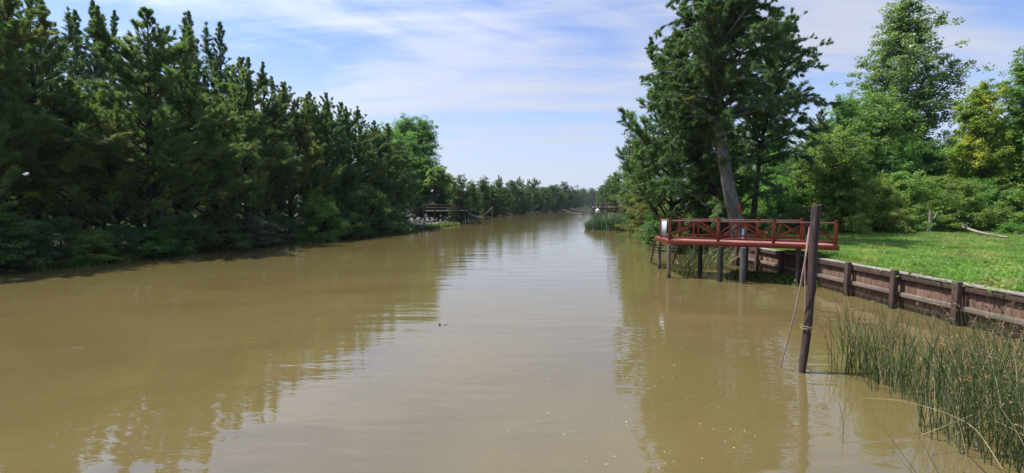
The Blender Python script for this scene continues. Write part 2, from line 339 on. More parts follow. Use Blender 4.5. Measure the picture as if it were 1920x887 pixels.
PROF = {'round': lambda t: np.sqrt(np.clip(1 - (2 * t - 1) ** 2, 0, 1)) ** .8,
        'dome': lambda t: np.sqrt(np.clip(1 - t ** 2.2, 0, 1)),
        'column': lambda t: np.clip(np.minimum(t * 4 + .35, 1) * (1 - t ** 3) + .08, 0, 1),
        'cone': lambda t: np.clip((1 - t) ** .8 * np.minimum(t * 5 + .5, 1) + .07, 0, 1)}
def broadleaf(seed, H, Rr, base=.3, prof='round', limbs=46, cl=4, per=70, cr_=.5, size=.14, r0=None, flat=.62, outer=.4, stems=1, path=None, sub=2, lean=0, up=.8):
    """returns (trunk MB, crown MB): trunk with limbs and twigs, leaves clustered round the limb ends"""
    rng = np.random.default_rng(seed); tr = MB(); cr = MB()
    r0 = r0 or H * .018
    path = path or (lambda t: np.stack([(.05 * H * np.sin(2.6 * t + seed) * t + lean * t * H), .04 * H * np.cos(2.1 * t + seed) * t, t * H * .93], -1))
    ts = np.linspace(0, 1, 10)
    for s in range(stems):
        if stems == 1: tr.tube(path(ts), np.maximum(r0 * (1 - ts) ** .8 * (1 + .5 * np.exp(-ts * 16)), .012), 8)
        else:
            a = s * 6.28 / stems + rng.uniform(0, 1); rr = rng.uniform(.2, .6) * Rr
            tr.tube(np.stack([np.cos(a) * rr * ts, np.sin(a) * rr * ts, ts * H * .75], -1), r0 * (1 - ts * .85) * .6, 5, cap=False)
    C = []
    for i in range(limbs):
        tt = (i + rng.uniform(0, 1)) / limbs; z = base + (1 - base) * tt
        a = i * 2.4 + rng.normal(0, .5)
        r = Rr * PROF[prof](tt) * rng.uniform(outer, 1.05) * (1 if rng.uniform() > .16 else 1.3) * (1 + .22 * math.sin(2 * a + seed + 3 * tt) + .14 * math.sin(3 * a - seed + 7 * tt)); z = z * (1 + (.1 * rng.uniform() if rng.uniform() < .15 else 0))
        tz = max(.02, z - rng.uniform(.06, .22) * min(1, r / Rr + .3)); p0 = path(np.array([min(tz, .97)]))[0]
        top = path(np.array([min(z, 1.0)]))[0]
        e = np.array((top[0] + math.cos(a) * r, top[1] + math.sin(a) * r, z * H))
        if stems > 1: p0 = np.array((e[0] * .25, e[1] * .25, e[2] * .3))
        m = (p0 + e) / 2 + rng.normal(0, .06 * Rr, 3) + np.array((0, 0, -.04 * H if stems == 1 else .05 * H))
        s = np.linspace(0, 1, 6)[:, None]; pts = p0 * (1 - s) ** 2 + m * 2 * s * (1 - s) + e * s ** 2
        Ln = np.linalg.norm(e - p0)
        tr.tube(pts, np.linspace(.012 + .016 * Ln, .006, 6), 4, cap=False)
        for k in range(cl):
            s_ = 1 - .62 * k / max(1, cl) * rng.uniform(.7, 1.1); c = p0 * (1 - s_) ** 2 + m * 2 * s_ * (1 - s_) + e * s_ ** 2
            C.append(c + rng.normal(0, cr_ * .35, 3))
            for q in range(sub):
                e2 = c + rng.normal(0, 1, 3) * np.array((1, 1, .6)) * cr_ * 1.25
                tr.tube(np.stack([c, (c + e2) / 2 + rng.normal(0, .05, 3), e2]), (.014, .01, .004), 3, cap=False); C.append(e2)
    C = np.array(C); n = len(C)
    pos = np.repeat(C, per, 0) + nrm(rng.normal(0, 1, (n * per, 3))) * (rng.uniform(0, 1, n * per) ** .45)[:, None] * np.array((1, 1, flat)) * cr_ * np.repeat(rng.uniform(.55, 1.3, n), per)[:, None]
    pos = pos[pos[:, 2] > .05]
    ctr = path(np.clip(pos[:, 2] / H, 0, 1)); out = nrm(pos - ctr)
    leaves(cr, pos, rng, size, out, up)
    return tr, cr

PROTO = {}
def proto(key, trcr, leaf, bark):
    """hold a tree's two meshes; the first time it is planted they become its parts, later plantings share them"""
    tr, cr = trcr
    a = tr.mesh(key + '_trunk', True); a.materials.append(M[bark]); b = cr.mesh(key + '_crown'); b.materials.append(M[leaf])
    PROTO[key] = (a, b, float(np.percentile(np.vstack(cr.v)[:, 2], 99.9)))
def plant(key, name, cat, loc, h, wide=1.0, rz=0.0, label=None, group=None, leaf=None):
    tm, cm, H = PROTO[key]
    r = empty(name, loc, rz); s = h / H; r.scale = (s * wide, s * wide, s)
    tag(r, label, cat, group)
    for nm, me in (('trunk', tm), ('crown', cm)):
        o = bpy.data.objects.new(nm if nm == 'crown' or cat == 'tree' else 'stem', me); col.objects.link(o); o.parent = r
        if leaf and nm == 'crown':
            o.material_slots[0].link = 'OBJECT'; o.material_slots[0].material = M[leaf]
    return r
def plant_px(key, name, cat, px, D, top, wide=1.0, rz=None, label=None, group=None, leaf=None, sink=.05):
    """stand a plant at distance D under photo column px, as tall as its top in the photo asks"""
    x = ray(px, 383)[0] * D; z = ground_z(x, D); zt = at_d(px, top, D)[2]
    return plant(key, name, cat, (x, D, max(z, -.1) - sink), zt - z + sink, wide, (px * 12.9898 + D * 7.3) % 6.28 if rz is None else rz, label, group, leaf)

# ------------------------------------------------------------------ daylight
SUN = Vector((-.50, .13, 1.0)).normalized()
EL = math.asin(SUN.z); AZ = math.atan2(SUN.x, SUN.y)
sd = bpy.data.lights.new('sun', 'SUN'); sd.energy = 3.9; sd.angle = R(.53); sd.color = (1, .975, .92)
so = bpy.data.objects.new('sun', sd); col.objects.link(so); so.rotation_euler = SUN.to_track_quat('Z', 'Y').to_euler(); so.location = (-40, 30, 90)
w = bpy.data.worlds.new('World'); sc.world = w; w.use_nodes = True
nt = w.node_tree; nt.nodes.clear()
class WT(NT):
    def __init__(s, tree): s.t = tree
t = WT(nt)
sky = t.n('ShaderNodeTexSky', sky_type='NISHITA'); sky.sun_disc = False
sky.sun_elevation = EL; sky.sun_rotation = AZ; sky.air_density = 1.0; sky.dust_density = .8; sky.ozone_density = 2.2
dirv = t.coord('Generated')
sp = t.n('ShaderNodeSeparateXYZ', {0: dirv})
zz = mth('ADD', mth('MAXIMUM', sp.outputs[2], 0.0), .10)
pl = t.n('ShaderNodeCombineXYZ', {0: mth('DIVIDE', sp.outputs[0], zz), 1: mth('DIVIDE', sp.outputs[1], zz), 2: 0.0}).outputs[0]
CLOUD_LOC = (7.7, 8.1, 0.0)
m1 = t.mapping(pl, (.30, .62, 1), CLOUD_LOC, (0, 0, R(28)))
big = t.noise(m1, 1.0, 7, .56, 1.1)
m2 = t.mapping(pl, (.9, 3.0, 1), (1.3, 4.0, 0), (0, 0, R(36)))
streak = t.noise(m2, 1.0, 8, .62, .8)
cov = mth('ADD', mth('MULTIPLY', big, .74), mth('MULTIPLY', streak, .26))
cf = t.n('ShaderNodeMapRange', {'Value': cov, 'From Min': .39, 'From Max': .63, 'To Min': .0, 'To Max': .93}, interpolation_type='SMOOTHSTEP').outputs[0]
hz = t.n('ShaderNodeMapRange', {'Value': sp.outputs[2], 'From Min': 0.0, 'From Max': .36, 'To Min': .85, 'To Max': 0.0}, interpolation_type='SMOOTHSTEP').outputs[0]
cf = mth('MAXIMUM', cf, hz)
skyc = t.mix(1.0, sky.outputs[0], (.55, .60, .76), 'MULTIPLY')
sund = t.n('ShaderNodeVectorMath', {0: dirv, 1: tuple(SUN)}, operation='DOT_PRODUCT').outputs['Value']
glow = mth('ADD', mth('MULTIPLY', mth('POWER', mth('MAXIMUM', sund, 0.0), 3.0), 2.4), .84)
cloudc = t.mix(hz, (2.85, 3.02, 3.62), (2.95, 3.22, 3.85))
cloudc = t.n('ShaderNodeVectorMath', {0: cloudc, 3: glow}, operation='SCALE').outputs[0]
skymix = t.mix(cf, skyc, cloudc)
bg = t.n('ShaderNodeBackground', {'Color': skymix, 'Strength': .15})
wo = nt.nodes.new('ShaderNodeOutputWorld'); nt.links.new(bg.outputs[0], wo.inputs[0])

# ------------------------------------------------------------------ retaining wall
PY = [12.63 + 2.08 * k for k in range(-8, 7)]
wall = empty('retaining_wall', (12.3, 12.6, 0))
tag(wall, 'brown plank retaining wall with grey cap holding up the lawn', 'retaining wall')
rw = random.Random(4)
def child(mb, name, mat, parent, smooth=False, bevel=0.0):
    """link a part given in world coordinates under its thing"""
    o = mb.build(name, mat, parent, smooth, bevel); o.matrix_parent_inverse = parent.matrix_basis.inverted(); return o
bpy.context.view_layer.update()
mb = MB(); y = -6.0
while y < 25.9:
    wd = rw.uniform(.2, .3); mb.box((12.335 + rw.uniform(-.008, .008), y + wd / 2, .24), (.06, wd - .008, 1.70 + rw.uniform(-.03, 0))); y += wd
child(mb, 'planking', M['plank'], wall)
mb = MB(); y = -6.0
while y < 25.9:
    L = min(rw.uniform(3.2, 4.6), 26.0 - y); mb.box((12.325 + rw.uniform(-.01, .01), y + L / 2, 1.135 + rw.uniform(-.006, .006)), (.27, L - .012, .055), rot=Matrix.Rotation(rw.uniform(-.003, .003), 3, 'X')); y += L
child(mb, 'cap_rail', M['cap'], wall, bevel=.006)
mb = MB(); mb.box((12.25, 10, 1.02), (.09, 31.9, .15)); child(mb, 'upper_wale', M['wallpost'], wall, bevel=.006)  # dark post colour also paints in the shadow below the cap
mb = MB(); y = -6.0
while y < 25.9:
    L = min(4.16, 26.0 - y); mb.box((12.245 + rw.uniform(-.006, .006), y + L / 2, .47 + rw.uniform(-.012, .012)), (.11, L - .01, .13)); y += L
child(mb, 'wale', M['walerail'], wall, bevel=.006)
for y in PY:
    mb = MB(); mb.box((12.085 + rw.uniform(-.012, .012), y + rw.uniform(-.02, .02), .15), (.155, .165, 2.1 + rw.uniform(-.03, .06)), rot=Matrix.Rotation(rw.uniform(-.02, .02), 3, 'X'))
    child(mb, 'post', M['wallpost'], wall, bevel=.012)

# ------------------------------------------------------------------ red landing deck
ZD = 1.70
FL, FR, BR, BL = [np.array(p) for p in ((7.03, 21.07), (12.72, 18.2), (13.25, 21.0), (7.2, 23.6))]
def dk(u, v, z): 
    p = (FL * (1 - u) + FR * u) * (1 - v) + (BL * (1 - u) + BR * u) * v
    return np.array((p[0], p[1], z))
deck = empty('landing_deck', (9.9, 20.9, 0)); tag(deck, 'red painted timber landing deck on piles with cross braced railing', 'landing deck')
bpy.context.view_layer.update()
mb = MB(); n = 44
for i in range(n):
    a, b = i / n + .0012, (i + 1) / n - .0012; dz = rw.uniform(-.003, .003)
    q = [dk(a, .01, 0), dk(b, .01, 0), dk(b, .99, 0), dk(a, .99, 0)]
    v = [(*p[:2], ZD - .035 + dz) for p in q] + [(*p[:2], ZD + dz) for p in q]
    mb.add(v, [(0,3,2,1),(4,5,6,7),(0,1,5,4),(1,2,6,5),(2,3,7,6),(3,0,4,7)])
child(mb, 'deck_boards', M['reddeck'], deck)
for (a, b) in (((0, 0), (1, 0)), ((1, 0), (1, 1)), ((1, 1), (0, 1)), ((0, 1), (0, 0))):
    mb = MB(); A, B = dk(*a, ZD - .105), dk(*b, ZD - .105); mb.bar(A, B, .05, .19); child(mb, 'fascia', M['red'], deck, bevel=.006)
mb = MB()
for v_ in (.3, .55, .8): mb.bar(dk(.01, v_, ZD - .13), dk(.99, v_, ZD - .13), .06, .16)
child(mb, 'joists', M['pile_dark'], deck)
def uf(px):      # position along the front edge seen at a photo column
    x = ray(px, 430)[0]; lo, hi = 0., 1.
    for _ in range(40):
        m = (lo + hi) / 2; p = dk(m, 0, 0)
        if p[0] / p[1] < x: lo = m
        else: hi = m
    return lo
def ub(px):
    x = ray(px, 430)[0]; lo, hi = 0., 1.
    for _ in range(40):
        m = (lo + hi) / 2; p = dk(m, 1, 0)
        if p[0] / p[1] < x: lo = m
        else: hi = m
    return lo
ZR = ZD + .87
def railing(us, v):
    P = [dk(u, v, 0) for u in us]
    for p in P:
        mb = MB(); mb.box((p[0], p[1], ZD + .475), (.115, .115, .95), rz=-.47); mb.box((p[0], p[1], ZD + .965), (.135, .135, .03), rz=-.47)
        child(mb, 'rail_post', M['red'], deck, bevel=.006)
    for A, B in zip(P[:-1], P[1:]):
        d = nrm(B - A); a = A + d * .06; b = B - d * .06; m = (a + b) / 2
        mb = MB(); mb.bar(a + (0, 0, ZR), b + (0, 0, ZR), .10, .045); child(mb, 'top_rail', M['railtop'], deck, bevel=.005)
        mb = MB(); mb.bar(a + (0, 0, ZD + .115), b + (0, 0, ZD + .115), .05, .085); child(mb, 'bottom_rail', M['red'], deck, bevel=.005)
        mb = MB(); mb.box((m[0], m[1], ZD + .50), (.075, .07, .66), rz=-.47); child(mb, 'baluster', M['red'], deck, bevel=.004)
        for s, e in ((a, m - d * .045), (b, m + d * .045)):
            mb = MB(); mb.bar(s + (0, 0, ZD + .20), e + (0, 0, ZD + .79), .04, .085); child(mb, 'brace', M['red'], deck, bevel=.004)
railing([.012, uf(1348), uf(1452), .985], .018)
railing([ub(1274), ub(1345), ub(1420), ub(1502)], .985)
p1, p0 = dk(.012, .62, 0), dk(.012, .018, 0); d = nrm(p1 - p0)
mb = MB(); mb.box((p1[0], p1[1], ZD + .475), (.115, .115, .95), rz=-.07); mb.box((p1[0], p1[1], ZD + .965), (.135, .135, .03), rz=-.07); child(mb, 'rail_post', M['red'], deck, bevel=.006)
for z, hh, nm, mt in ((ZR, .045, 'top_rail', 'railtop'), (ZD + .115, .085, 'bottom_rail', 'red')):
    mb = MB(); mb.bar(p0 + d * .06 + (0, 0, z), p1 - d * .06 + (0, 0, z), .08, hh); child(mb, nm, M[mt], deck, bevel=.005)
# notice board hung outside the end railing, its writing side to the river
sg = empty('notice_board', tuple((p0 + p1) / 2 + np.array((-.09, 0, ZD + .1)))); tag(sg, 'white notice board hung outside the end railing of the red deck', 'sign')
bpy.context.view_layer.update()
a, b = p0 + d * .30 + (-.075, 0, ZD + .50), p1 - d * .38 + (-.075, 0, ZD + .50)
mb = MB(); mb.bar(a, b, .025, .70); child(mb, 'panel', M['panel'], sg)
mb = MB()
for s in (.36,): mb.bar(a + (-.004, 0, s), b + (-.004, 0, s), .04, .03)
child(mb, 'trim', M['greyboard'], sg)
def pile(px, py, top, r, mat, k=12, lean=0.0):
    q = at_z(px, py, 0); mb = MB(); zs = np.linspace(-1.3, top, 9); jr = np.random.default_rng(int(px))
    mb.tube(np.stack([q.x + lean * zs + jr.normal(0, .008, 9), q.y + jr.normal(0, .006, 9), zs], -1), r * jr.uniform(.93, 1.07, 9), k)
    return child(mb, 'pile', M[mat], deck, True)
pile(1253.5, 520.8, 1.5, .085, 'pile')
pile(1235.5, 503.4, 1.5, .085, 'pile')
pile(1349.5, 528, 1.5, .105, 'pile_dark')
o = pile(1391.5, 531, 1.5, .12, 'concrete', 10); o['label'] = 'grey stained concrete pile'
for u, v in ((.32, .93), (.62, .93), (.8, .06)):
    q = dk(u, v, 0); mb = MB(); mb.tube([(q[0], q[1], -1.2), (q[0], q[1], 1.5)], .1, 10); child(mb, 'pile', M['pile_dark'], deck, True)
# boarding steps down to the water behind the deck's end
T0, T1 = np.array((7.22, 23.66, 1.55)), np.array((8.36, 23.2, 1.55)); B0, B1 = np.array((7.9, 26.6, -.12)), np.array((9.02, 26.3, -.12))
st = empty('steps', (0, 0, 0)); st.name = 'boarding_steps'; st.parent = deck; st.matrix_parent_inverse = deck.matrix_basis.inverted()
for a, b in ((T0, B0), (T1, B1)):
    mb = MB(); mb.bar(a, b, .05, .2); o = mb.build('stringer', M['pile_dark'], st, bevel=.006)
for k in range(9):
    s = (k + .5) / 9; a = T0 * (1 - s) + B0 * s; b = T1 * (1 - s) + B1 * s; e = nrm(b - a)
    mb = MB(); mb.bar(a + e * .03, b - e * .03, .2, .03); mb.build('tread', M['pile'], st)

# ------------------------------------------------------------------ mooring pole and its lines
q0 = at_z(1503, 698, 0); q1 = at_d(1534.5, 384, 9.3)
pr = empty('mooring_pole', q0); tag(pr, 'tall dark leaning wooden mooring pole with a slanted top', 'pole'); bpy.context.view_layer.update()
q0v, q1v = np.array(q0), np.array(q1); s = np.linspace(-.3, 1, 22); jr = np.random.default_rng(2)
pts = q0v + (q1v - q0v) * s[:, None]; pts[:, :2] += jr.normal(0, .005, (22, 2)); pts[:, 0] += .03 * np.sin(s * 5)
rad = np.interp(s, [-.3, .1, .6, 1], [.064, .067, .076, .09]) * jr.uniform(.96, 1.04, 22)
v, f = tube(pts, rad, 18)
v[:, :] += jr.normal(0, .0025, v.shape); v[-18:, 2] += (v[-18:, 0] - q1v[0]) * .35
mb = MB(); mb.add(v, f); c = v[-18:].mean(0); mb.add(np.vstack([v[-18:], c]), [(i, (i + 1) % 18, 18) for i in range(18)])
child(mb, 'shaft', M['pole'], pr, False)
def polyrope(name, pxs, rad, mat, label, cat, D=None, group=None):
    P = np.array([at_d(px, py, dd) for px, py, dd in pxs]); n = len(P); u = np.linspace(0, n - 1, 40)
    pts = np.stack([np.interp(u, range(n), P[:, k]) for k in range(3)], 1)
    k_ = np.array((.25, .5, .25))
    for _ in range(6): pts[1:-1] = pts[:-2] * .25 + pts[1:-1] * .5 + pts[2:] * .25
    mb = MB(); mb.tube(pts, rad, 6); o = mb.build(name, M[mat], smooth=True); return tag(o, label, cat, group)
polyrope('mooring_rope', [(1518, 426, 9.2), (1513, 455, 9.12), (1509.5, 490, 9.1), (1509, 515, 9.1), (1510.5, 560, 9.1), (1509, 585, 9.13)], .014, 'rope', 'faded pink rope hanging straight down the mooring pole', 'rope')
e = at_z(1461, 693, -.05)
polyrope('mooring_rope', [(1518, 428, 9.18), (1514, 462, 9.1), (1507, 500, 9.07), (1499, 545, 9.1), (1489, 592, 9.15), (1474, 650, 9.25), (1461, 693, e.y)], .013, 'rope', 'pink rope running slack from the mooring pole down into the water', 'rope')
pc = q0v + (q1v - q0v) * .265
mb = MB(); a_ = np.linspace(0, 4 * np.pi, 48); mb.tube(np.stack([pc[0] + .098 * np.cos(a_), pc[1] + .098 * np.sin(a_), pc[2] + .03 * np.sin(a_ * .5) + .03 * a_ / 12 + jr.normal(0, .004, 48)], 1), .008, 5)
mb.tube(np.stack([pc[0] + np.linspace(.02, .06, 6), np.full(6, pc[1] - .1), pc[2] - np.linspace(0, .12, 6)], 1), .007, 5)
tag(mb.build('twine', M['rope_tan'], smooth=True), 'frayed pale twine knotted round the mooring pole above the water', 'twine')

# ------------------------------------------------------------------ trees of the left bank
for k, (sd_, tips, nb, Rr, kw) in {'oak_a': (1, 4, 120, 4.8, {'low': .8}), 'oak_b': (2, 2, 115, 4.3, {'low': .8}), 'oak_c': (3, 3, 125, 5.0, {'upr': (.1, .7), 'low': .9}), 'oak_d': (4, 2, 120, 4.6, {'low': .95}), 'spire': (5, 1, 150, 2.5, {'upr': (.4, .95), 'low': .5, 'per_m': 5.5, 'twig': (.35, .75), 'K': 52, 'nw': .03})}.items():
    proto(k, casuarina(sd_, 16, Rr, nbr=nb, tips=tips, **kw), 'casuarina', 'bark_dark')
proto('shrub_a', broadleaf(11, 3.2, 1.9, .06, 'dome', 40, 4, 60, .36, .13, r0=.06, stems=4, sub=1), 'bush', 'bark_dark')
proto('shrub_b', broadleaf(12, 3.4, 2.1, .04, 'dome', 46, 4, 60, .38, .11, r0=.06, stems=5, sub=1, outer=.55), 'bush', 'bark_dark')
proto('shrub_c', casuarina(13, 3.6, 2.2, .02, 44, 60, low=1.0, upr=(.2, .8), nl=(.16, .3), nw=.045), 'broad_dark', 'bark_dark')
proto('round', broadleaf(14, 20, 5.2, .2, 'round', 110, 5, 60, .85, .26, outer=.6), 'broad', 'bark')
proto('leafy_a', broadleaf(15, 11, 3.4, .12, 'round', 64, 4, 44, .58, .21, outer=.5), 'broad', 'bark')
proto('leafy_b', broadleaf(16, 11, 3.0, .14, 'cone', 66, 4, 44, .54, .21, outer=.45), 'broad', 'bark')
proto('tall_open', broadleaf(17, 20, 3.7, .44, 'column', 70, 4, 46, .58, .22, outer=.35, r0=.26), 'poplar', 'bark')
for k, a in {'far_a': (21, 12, 4.2, .05, 'round'), 'far_b': (22, 12, 3.6, .05, 'cone'), 'far_c': (23, 12, 4.6, .03, 'dome')}.items():
    proto(k, broadleaf(a[0], a[1], a[2], a[3], a[4], 60, 3, 34, .75, .36, sub=1, outer=.5), 'far', 'bark_dark')
OAK = 'casuarinas along the left bank'
rows_ = [ # key, px, D, top, wide, leaf, label
 ('oak_d', -75, 26, -160, 1.0, None, 'she-oak cut off by the left edge of the view, nearest of the left bank'),
 ('oak_b', 8, 27.5, -60, 1.05, None, 'tall dark she-oak second from the left edge, its top out of view'),
 ('oak_c', 66, 30, -8, 1.0, 'casuarina_dark', 'dark blue-green she-oak rising behind the silvery waterside bush'),
 ('oak_d', 135, 30.5, 148, 1.25, 'broad', 'short bright green tree standing before the dark spires at the left'),
 ('oak_a', 283, 32.5, 16, 1.12, None, 'broad she-oak with several crowded leaders, the fullest crown on the left bank'),
 ('oak_c', 215, 31, 190, 1.2, None, 'lower bushy she-oak leaning against the fullest crown from the left'),
 ('oak_b', 345, 35, 108, 1.15, None, 'olive she-oak just right of the fullest crown, below the paired spires'),
 ('oak_d', 405, 37, 165, 1.1, None, 'olive tipped she-oak standing in front of the right one of the paired spires'),
 ('oak_a', 465, 41, 106, 1.0, None, 'she-oak with a pointed top at the start of the falling skyline'),
 ('oak_b', 503, 44, 139, 1.1, 'casuarina_dark', 'dark she-oak, second step down along the falling skyline'),
 ('oak_c', 545, 47, 155, 1.0, None, 'she-oak, third step down along the falling skyline, above a dead limb'),
 ('oak_d', 580, 49, 172, 1.05, None, 'she-oak straight behind the light green bush at the water'),
 ('oak_b', 610, 52, 175, 1.1, 'casuarina_dark', 'narrow dark she-oak right of the one behind the light green bush'),
 ('oak_a', 643, 55, 193, 1.0, None, 'she-oak midway along the falling skyline with twin tips'),
 ('oak_c', 672, 57, 207, 1.1, None, 'she-oak with layered light green boughs low over the water'),
 ('oak_d', 700, 60, 226, 1.1, 'casuarina_dark', 'dark she-oak left of the big round crowned tree'),
 ('oak_b', 728, 63, 233, 1.2, None, 'she-oak overlapping the left side of the big round crowned tree'),
 ('oak_c', 746, 66, 268, 1.05, 'casuarina_dark', 'dark low she-oak hanging over the pale rocks at the row end'),
 ('spire', 112, 42, -6, 1.14, 'casuarina_dark', 'leftmost dark spire in the row behind, touching the top edge'),
 ('spire', 150, 46, 20, 1.14, 'casuarina_dark', 'dark spire second from left in the back row, broader than its neighbours'),
 ('spire', 186, 43, 2, 0.97, 'casuarina_dark', 'slim tall dark spire, third from left in the back row'),
 ('spire', 223, 47, 17, 0.88, 'casuarina_dark', 'thin see-through spire between the tall dark one and the fullest crown'),
 ('spire', 378, 45, 20, 0.97, 'casuarina_dark', 'left one of the paired dark spires right of the fullest crown'),
 ('spire', 428, 48, 38, 1.10, 'casuarina_dark', 'right one of the paired dark spires, wider and a little lower'),
 ('spire', 522, 60, 146, 1.14, 'casuarina_dark', 'small dark spire peeping over the falling skyline'),
 ('oak_c', 330, 46, 60, 1.2, 'casuarina_dark', 'dark she-oak seen through the gaps right of the fullest crown'),
 ('oak_d', 40, 44, 60, 1.3, 'casuarina_dark', 'shaded she-oak in the back row behind the left edge trees'),
 ('oak_d', 255, 44, 120, 1.3, 'casuarina_dark', 'shaded she-oak filling the gap left of the fullest crown'),
 ('oak_a', 470, 56, 190, 1.3, 'casuarina_dark', 'shaded she-oak in the back row behind the first skyline step'),
 ('oak_a', 600, 66, 220, 1.3, 'casuarina_dark', 'shaded she-oak in the back row behind the twin tips'),
]
for key, px, D, top, wd, lf, lb in rows_:
    plant_px(key, 'casuarina_tree', 'tree', px, D - 1.6, top, wd * (1.14 if key != 'spire' else 1.0), label=lb, group=OAK, leaf=lf)
plant_px('round', 'round_crowned_tree', 'tree', 783, 94, 219, 1.0, label='big round crowned leafy tree rising above the end of the she-oak row')
plant_px('leafy_a', 'leafy_tree', 'tree', 735, 84, 232, 1.15, label='leafy tree half hidden behind the last she-oaks, left of the round crown')
UG = 'understorey trees behind the left casuarinas'
for k_ in range(13):
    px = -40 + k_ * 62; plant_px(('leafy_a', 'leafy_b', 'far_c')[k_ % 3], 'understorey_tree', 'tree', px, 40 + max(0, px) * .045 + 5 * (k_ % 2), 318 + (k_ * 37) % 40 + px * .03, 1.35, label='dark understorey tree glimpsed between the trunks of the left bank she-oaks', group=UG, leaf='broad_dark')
SH = 'bushes along the left waterline'
for key, px, D, top, wd, lf, lb in [
 ('shrub_b', -20, 25, 400, 1.3, 'broad_dark', 'dark bush at the left edge right above the water weeds'),
 ('shrub_a', 45, 26.5, 415, 1.0, 'silver', 'silvery leaved bush catching sunlight low on the left bank'),
 ('shrub_c', 105, 28, 405, 1.3, 'casuarina_dark', 'dark feathery bush right of the silvery one'),
 ('shrub_b', 165, 28.5, 428, 1.3, 'broad', 'low green bush above the pale forked stick'),
 ('shrub_c', 225, 30, 420, 1.4, 'casuarina_dark', 'dark feathery bush behind the tall weed tuft'),
 ('shrub_a', 290, 32, 415, 1.3, 'broad', 'green bush below the fullest she-oak crown'),
 ('shrub_c', 350, 34, 405, 1.3, 'casuarina_dark', 'feathery bush drooping to the water below the olive she-oak'),
 ('shrub_b', 415, 36.5, 405, 1.3, 'broad_dark', 'dark bush next to the slanting dead limb'),
 ('shrub_a', 470, 39, 400, 1.3, 'silver', 'dull grey-green bush under the first skyline step'),
 ('shrub_c', 525, 41.5, 400, 1.3, 'casuarina_dark', 'dark feathery bush left of the light green one'),
 ('shrub_a', 598, 45, 358, .8, 'broad', 'light green rounded bush lit by the sun, brightest at the left waterline'),
 ('shrub_b', 640, 48, 395, 1.2, 'broad_dark', 'dark bush right of the brightest waterline bush'),
 ('shrub_b', 684, 52, 345, .8, 'broad_dark', 'tall green bush below the layered boughs'),
 ('shrub_c', 722, 55, 375, 1.2, 'casuarina_dark', 'dark feathery bush near the row end'),
 ('shrub_a', 742, 58.5, 385, .9, 'broad_dark', 'last dark bush before the pale rocks')]:
    plant_px(key, 'waterside_bush', 'bush', px, D - 2.2, top, wd * 1.15, label=lb, group=SH, leaf=lf)

# ------------------------------------------------------------------ far wood upriver
FG = 'trees of the far wood upriver'
rf = random.Random(8)
def bank_d(px):
    k = ray(px, 383)[0]; D = 66.0
    while D < 800 and k * D > XL(D) - 1.0: D += 1.0
    return D
for key, px, D, top, wd, lb in [
 ('far_b', 838, 106, 330, 1.0, 'bright green tree standing over the left jetty'), ('far_c', 800, 97, 322, .9, 'bright green tree behind the leaning trunk by the left jetty'),
 ('far_a', 862, 108, 328, .8, 'rounded far tree over the end of the left jetty'), ('far_b', 884, 112, 338, .9, 'small far tree above the slack cable'),
 ('far_b', 906, 128, 331, .9, 'narrow far tree right above the lone post in the water'), ('far_a', 932, 138, 337, .9, 'dark far tree left of the thin pointed one'),
 ('spire', 938, 150, 328, 1.4, 'thin pointed far tree standing out of the low skyline'), ('far_c', 962, 150, 338, .8, 'broad far tree right of the thin pointed one'),
 ('oak_b', 972, 168, 331, 1.3, 'far she-oak with a sharp tip, left one of two'), ('oak_a', 1000, 182, 334, 1.5, 'far she-oak with a sharp tip, right one of two'),
 ('far_a', 985, 178, 346, .9, 'low far tree between the two sharp tipped ones'), ('far_c', 1018, 205, 350, .9, 'low far tree right of the sharp tipped pair'),
 ('far_a', 1042, 245, 346, 1.0, 'far tree on the left shoulder of the big rounded far crown'), ('far_a', 1060, 275, 341, 1.1, 'biggest rounded far crown just left of the river end'),
 ('far_c', 1076, 330, 356, 1.0, 'low far tree sloping down to the river end'), ('far_b', 1094, 640, 352, 1.2, 'bluish tree at the river end, left of the notch in the skyline'),
 ('far_a', 1110, 700, 352, 1.1, 'bluish tree closing the river end right of the skyline notch'), ('far_c', 1082, 560, 358, 1.2, 'hazy low tree where the river bends out of sight'),
 ('far_a', 1128, 420, 349, 1.0, 'far tree on the right bank behind the tall jetty post'), ('far_b', 1143, 260, 340, 1.2, 'far right bank tree right of the tall jetty post')]:
    plant_px(key, 'far_tree', 'tree', px, D if px > 1090 or px < 850 else bank_d(px) * rf.uniform(1.01, 1.06), top, wd, label=lb, group=FG)

for k in range(26):
    s = k / 25; px = 790 + 295 * s ** .8; D = max(95, bank_d(px)) + rf.uniform(1, 10) * (1 + s * 3)
    plant_px(rf.choice(('far_a', 'far_b', 'far_c')), 'far_tree', 'tree', px, D, rf.uniform(346, 360), rf.uniform(1.0, 1.4), label='low green tree merging into the far wood on the left bank', group='low trees merging into the far wood')
for k in range(14):
    px = 1070 + k * 6; D = 760 + 20 * (k % 3)
    plant_px(('far_a', 'far_c')[k % 2], 'far_tree', 'tree', px, D, rf.uniform(357, 364), 1.5, label='bluish treetop in the low wood closing the river end', group='low wood closing the river end')

